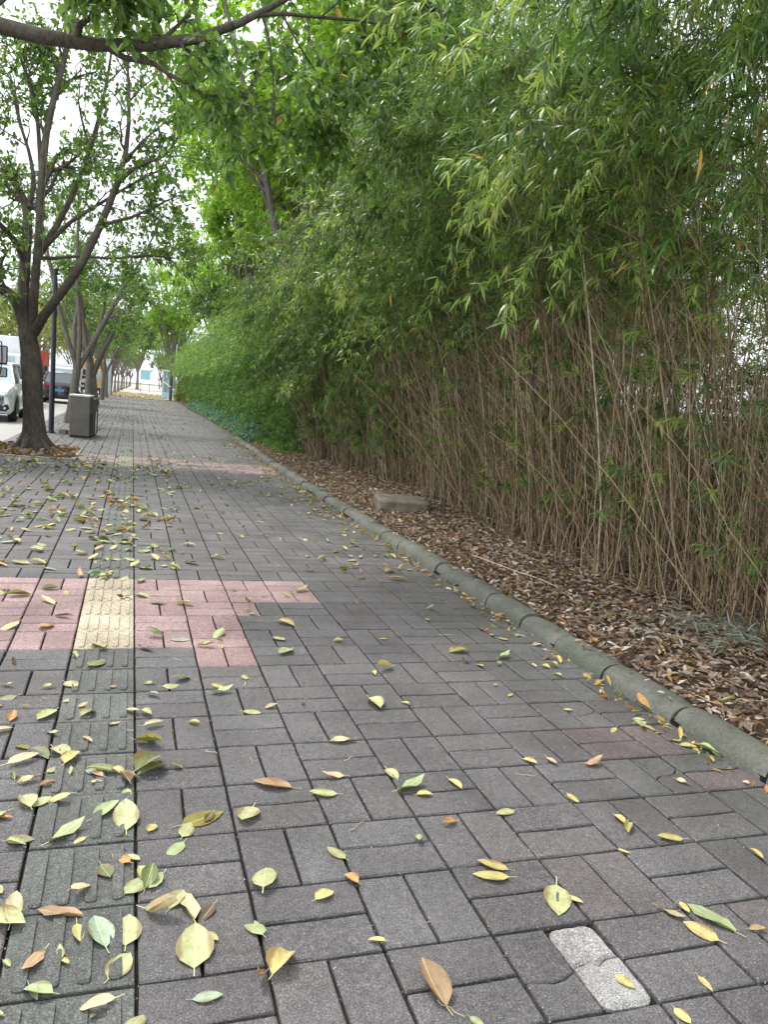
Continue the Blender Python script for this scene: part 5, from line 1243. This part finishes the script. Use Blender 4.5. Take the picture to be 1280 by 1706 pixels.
for lab, ls in labs.items():
    ls.sort(key=lambda l: math.hypot(l[0] - CAM.x, l[1] - CAM.y))
    for k, l in enumerate(ls):
        x, y, L, a, c, shp, hero = l; full = lab if len(ls) == 1 else ((rank[k] + ' ' + lab) if len(ls) <= 5 and len(lab.split()) <= 14 else lab)
        ms = FM[shp]; o = obj('fallen_leaf', ms[rl.randint(len(ms))], None, (x, y, .0035 + (bed_z(x, y) + .03 if x / U > kerbx(y / U) + .3 else 0)), a - math.pi / 2, full, 'leaf', 'leaves fallen on the paving')
        o.scale = (L, L, L * rl.uniform(.35, .9)); o.rotation_euler = (rl.normal(0, .05), rl.normal(0, .07), a - math.pi / 2)
        k_ = rl.uniform(.82, 1.15); o.color = (LC[c][0] * k_, LC[c][1] * k_ * rl.uniform(.95, 1.04), LC[c][2] * k_, 1)
def stamp_leaves(items, name, label, zf, cat='leaves'):
    parts = []; cols = []
    by = {}
    for it in items: by.setdefault((it[5], rl.randint(2)), []).append(it)
    n = 0
    for (shp, vi), l in by.items():
        T, TF = SH[shp][vi % len(SH[shp])]; P = np.array([(x, y, zf(x, y)) for x, y, *_ in l]); a = np.array([q[3] for q in l])
        D = np.stack([np.cos(a), np.sin(a), rl.normal(0, .06, len(l))], 1); N_ = np.stack([rl.normal(0, .08, len(l)), rl.normal(0, .08, len(l)), np.ones(len(l))], 1); L = np.array([q[2] for q in l])
        cc = np.array([LC[q[4]] for q in l]) * rl.uniform(.8, 1.15, (len(l), 1))
        v, f, _, c3 = stamp(T, TF, P, D, N_, L, L, None, cc); parts.append((v, f)); cols.append(c3)
    V, F = merge(parts); o = obj(name, mk(name, V, F, M_LITTER, True, None, np.concatenate(cols)), label=label, cat=cat, kind='stuff'); return o
stamp_leaves(rest_l, 'leaf_scatter', 'small dry leaves sprinkled over the farther pavers of the walk', lambda x, y: .004)

# litter in the bed, in the tree pit and round the far trunks
def litter(n, xf0, xf1, z0, z1, L, pc, zf, lift=.03, rs=rl, seedbias=1.0):
    T, TF = SH['curl'][0]; small = [(np.array([(0, 0, .0), (-.5, .4, .14), (.5, .4, .10), (-.34, .75, .05), (.34, .75, .16), (0, 1, .12), (0, .5, -.03)], float), np.array([(0, 6, 1), (0, 2, 6), (1, 6, 3), (2, 4, 6), (3, 6, 5), (6, 4, 5)])),
                                    (np.array([(0, 0, .05), (-.3, .3, .22), (.4, .35, .02), (-.1, .8, .2), (.42, .7, .12), (.1, 1, .0), (.05, .5, .0)], float), np.array([(0, 6, 1), (0, 2, 6), (1, 6, 3), (2, 4, 6), (3, 6, 5), (6, 4, 5)]))]
    parts = []; cols = []
    for T, TF in small:
        m = n // 2; z = z0 + (z1 - z0) * rs.rand(m) ** seedbias; x = np.array([xf0(q) + (xf1(q) - xf0(q)) * u for q, u in zip(z, rs.rand(m))]); a = rs.uniform(0, 6.283, m)
        zz = np.array([zf(p * U, q * U) for p, q in zip(x, z)]) + rs.rand(m) * lift
        P = np.stack([x * U, z * U, zz], 1); D = np.stack([np.cos(a), np.sin(a), rs.normal(0, .32, m)], 1); N_ = np.stack([rs.normal(0, .45, m), rs.normal(0, .45, m), np.ones(m)], 1)
        LL = rs.uniform(*L, m); W_ = LL * rs.uniform(.15, .5, m)
        pal = np.array([(.30, .22, .17), (.47, .37, .29), (.62, .53, .43), (.20, .135, .10), (.42, .20, .07), (.55, .42, .12), (.30, .17, .10), (.26, .30, .12)])
        c = pal[rs.choice(8, m, p=pc)] * rs.uniform(.7, 1.2, (m, 1)); v, f, _, c3 = stamp(T, TF, P, D, N_, LL, W_, None, c); parts.append((v, f)); cols.append(c3)
    V, F = merge(parts); return mk('leaf_litter', V, F, M_LITTER, False, None, np.concatenate(cols))
PB = [.22, .25, .19, .16, .05, .03, .09, .01]
obj('leaf_litter', litter(36000, lambda z: kerbx(z) + .60, lambda z: 15.0, -4, 60, (.03, .085), PB, bed_z, .045, seedbias=1.5), label='brown crinkled leaf litter covering the bed under the bamboo', cat='leaf litter', kind='stuff')
obj('pit_litter', litter(1500, lambda z: -7.9, lambda z: -3.3, 40.4, 47, (.07, .15), [.2, .2, .12, .26, .05, .05, .1, .02], lambda x, y: 0.0, .05), label='dark and tan leaves piled in the tree pit round the fig trunk', cat='leaf litter', kind='stuff')
obj('far_litter', litter(2600, lambda z: -6.5, lambda z: 11.0, 205, 300, (.10, .22), [.08, .16, .2, .06, .08, .28, .04, .10], lambda x, y: .0, .02), label='yellowish leaf litter over the pale pavement at the far end', cat='leaf litter', kind='stuff')
obj('kerb_litter', litter(850, lambda z: kerbx(z) - .35, lambda z: kerbx(z) - .02, -2, 70, (.03, .085), [.06, .12, .14, .05, .16, .38, .04, .05], lambda x, y: .0, .012), label='small yellow and brown leaves gathered in the gutter line along the kerb', cat='leaf litter', kind='stuff')
rs = R(44); n = 2600; z = -4 + 20 * rs.rand(n) ** 1.5; x = rs.uniform(-4, 7.8, n); gx = rs.rand(n) < .6; x = np.where(gx, np.round(x * 2) / 2 + rs.normal(0, .03, n), x)
v, f, _, c3 = stamp(np.array([(-.5, 0, 0), (.5, .1, 0), (.3, 1, 0), (-.4, .8, 0), (0, .5, .6)], float), np.array([(0, 1, 4), (1, 2, 4), (2, 3, 4), (3, 0, 4)]), np.stack([x * U, z * U, np.full(n, .0005)], 1), np.stack([rs.normal(0, 1, n), rs.normal(0, 1, n), 0 * x], 1), np.tile([0, 0, 1.], (n, 1)), rs.uniform(.002, .0065, n), rs.uniform(.0015, .005, n), None, np.array([(.42, .38, .32), (.25, .19, .13), (.55, .52, .46), (.38, .34, .12)])[rs.randint(0, 4, n)])
obj('grit', mk('grit', v, f, M_LITTER, False, None, c3), label='crumbs of grit and leaf bits caught in the paving joints', cat='grit', kind='stuff')
obj('kerb_top_litter', litter(260, lambda z: kerbx(z) + .12, lambda z: kerbx(z) + .62, -2, 60, (.03, .07), PB, lambda x, y: .104 - 1.6 * (x - (kerbx(y / U) * U + .1)) ** 2 * 2 + .002, .003), label='scattered bits of leaf litter lying on top of the kerb', cat='leaf litter', kind='stuff')
# twigs lying on the litter and on the pavers
rs = R(91); n = 1500; z = -4 + 60 * rs.rand(n) ** 1.6; x = np.array([kerbx(q) + .7 for q in z]) + rs.rand(n) ** .8 * 5.4; a = rs.uniform(0, 6.28, n); L = rs.uniform(.08, .45, n); q = np.linspace(-.5, .5, 5)
P = np.stack([x[:, None] * U + np.cos(a)[:, None] * L[:, None] * q, z[:, None] * U + np.sin(a)[:, None] * L[:, None] * q, np.array([bed_z(p * U, r_ * U) for p, r_ in zip(x, z)])[:, None] + .035 + rs.rand(n, 1) * .02 + np.abs(q) * 0 + rs.normal(0, .006, (n, 5))], -1)
P[..., :2] += rs.normal(0, .008, (n, 5, 2)); v, f = tubes(P, rs.uniform(.0009, .0026, n)[:, None] * np.ones((1, 5)), 3)
obj('fallen_twigs', mk('fallen_twigs', v, f, M_TWIG, False, np.repeat(rs.rand(n), 15)), label='thin dry bamboo twigs strewn over the brown litter', cat='twigs', kind='stuff')
n = 70; z = rs.uniform(-2, 26, n); x = rs.uniform(-4, 7.6, n); a = rs.uniform(0, 6.28, n); L = rs.uniform(.03, .12, n)
P = np.stack([x[:, None] * U + np.cos(a)[:, None] * L[:, None] * q + rs.normal(0, .004, (n, 5)), z[:, None] * U + np.sin(a)[:, None] * L[:, None] * q + rs.normal(0, .004, (n, 5)), .004 + 0 * q[None] + rs.uniform(0, .004, (n, 5))], -1)
v, f = tubes(P, np.full((n, 5), .0011), 3); obj('twig_bits', mk('twig_bits', v, f, M_TWIG, False, np.repeat(rs.uniform(.5, 1, n), 15)), label='tiny pale twig bits scattered on the nearer pavers', cat='twigs', kind='stuff')
# long bent cane across the litter
P = np.array([[(3.02, 4.75, .16), (3.05, 4.45, .17), (3.13, 4.15, .16), (3.25, 3.85, .15), (3.33, 3.6, .12), (3.36, 3.4, .1)]]); v, f = tubes(P, np.array([[.004, .004, .004, .0035, .003, .002]]), 5)
obj('fallen_cane', mk('fallen_cane', v, f, M_TWIG, True, np.full(len(v), .9)), label='thin bent pale cane lying on the litter beside the kerb', cat='cane')
# grey-green fallen sprig at the right edge
M_GREYG = leaf_mat('dried_grey_green_leaf', [(0.0, (.15, .19, .15)), (.6, (.26, .31, .25)), (1.0, (.38, .40, .30))], rough=.6, trans=.1)
rs = R(66); n = 90; bx = 4.05 + rs.normal(0, .28, n); by = 2.25 + rs.normal(0, .26, n); a = rs.normal(2.3, .5, n); L = rs.uniform(.15, .4, n)
P = np.stack([bx[:, None] + np.cos(a)[:, None] * L[:, None] * q, by[:, None] + np.sin(a)[:, None] * L[:, None] * q, .15 + rs.rand(n, 1) * .06 + rs.normal(0, .012, (n, 5))], -1)
v, f = tubes(P, np.full((n, 5), .0014), 3); sp = obj('fallen_sprig', None, loc=(0, 0, 0), label='grey-green dried bamboo sprig lying on the litter at the right edge', cat='sprig')
obj('stems', mk('stems', v, f, M_TWIG, False, np.repeat(rs.rand(n), 15)), sp, kind='stuff')
B, T = lerp_poly(P, rs.uniform(0, 1, (n, 12))); B = B.reshape(-1, 3); T = T.reshape(-1, 3); N = len(B); LL = rs.uniform(.05, .12, N)
v, f, rn, _ = stamp(*BLADE, B, nrm(T + rs.normal(0, .6, (N, 3))), rs.normal(0, .5, (N, 3)) + np.array([0, 0, 1.]), LL, LL * .09, rs.rand(N))
obj('leaves', mk('leaves', v, f, M_GREYG, False, rn), sp, kind='stuff')
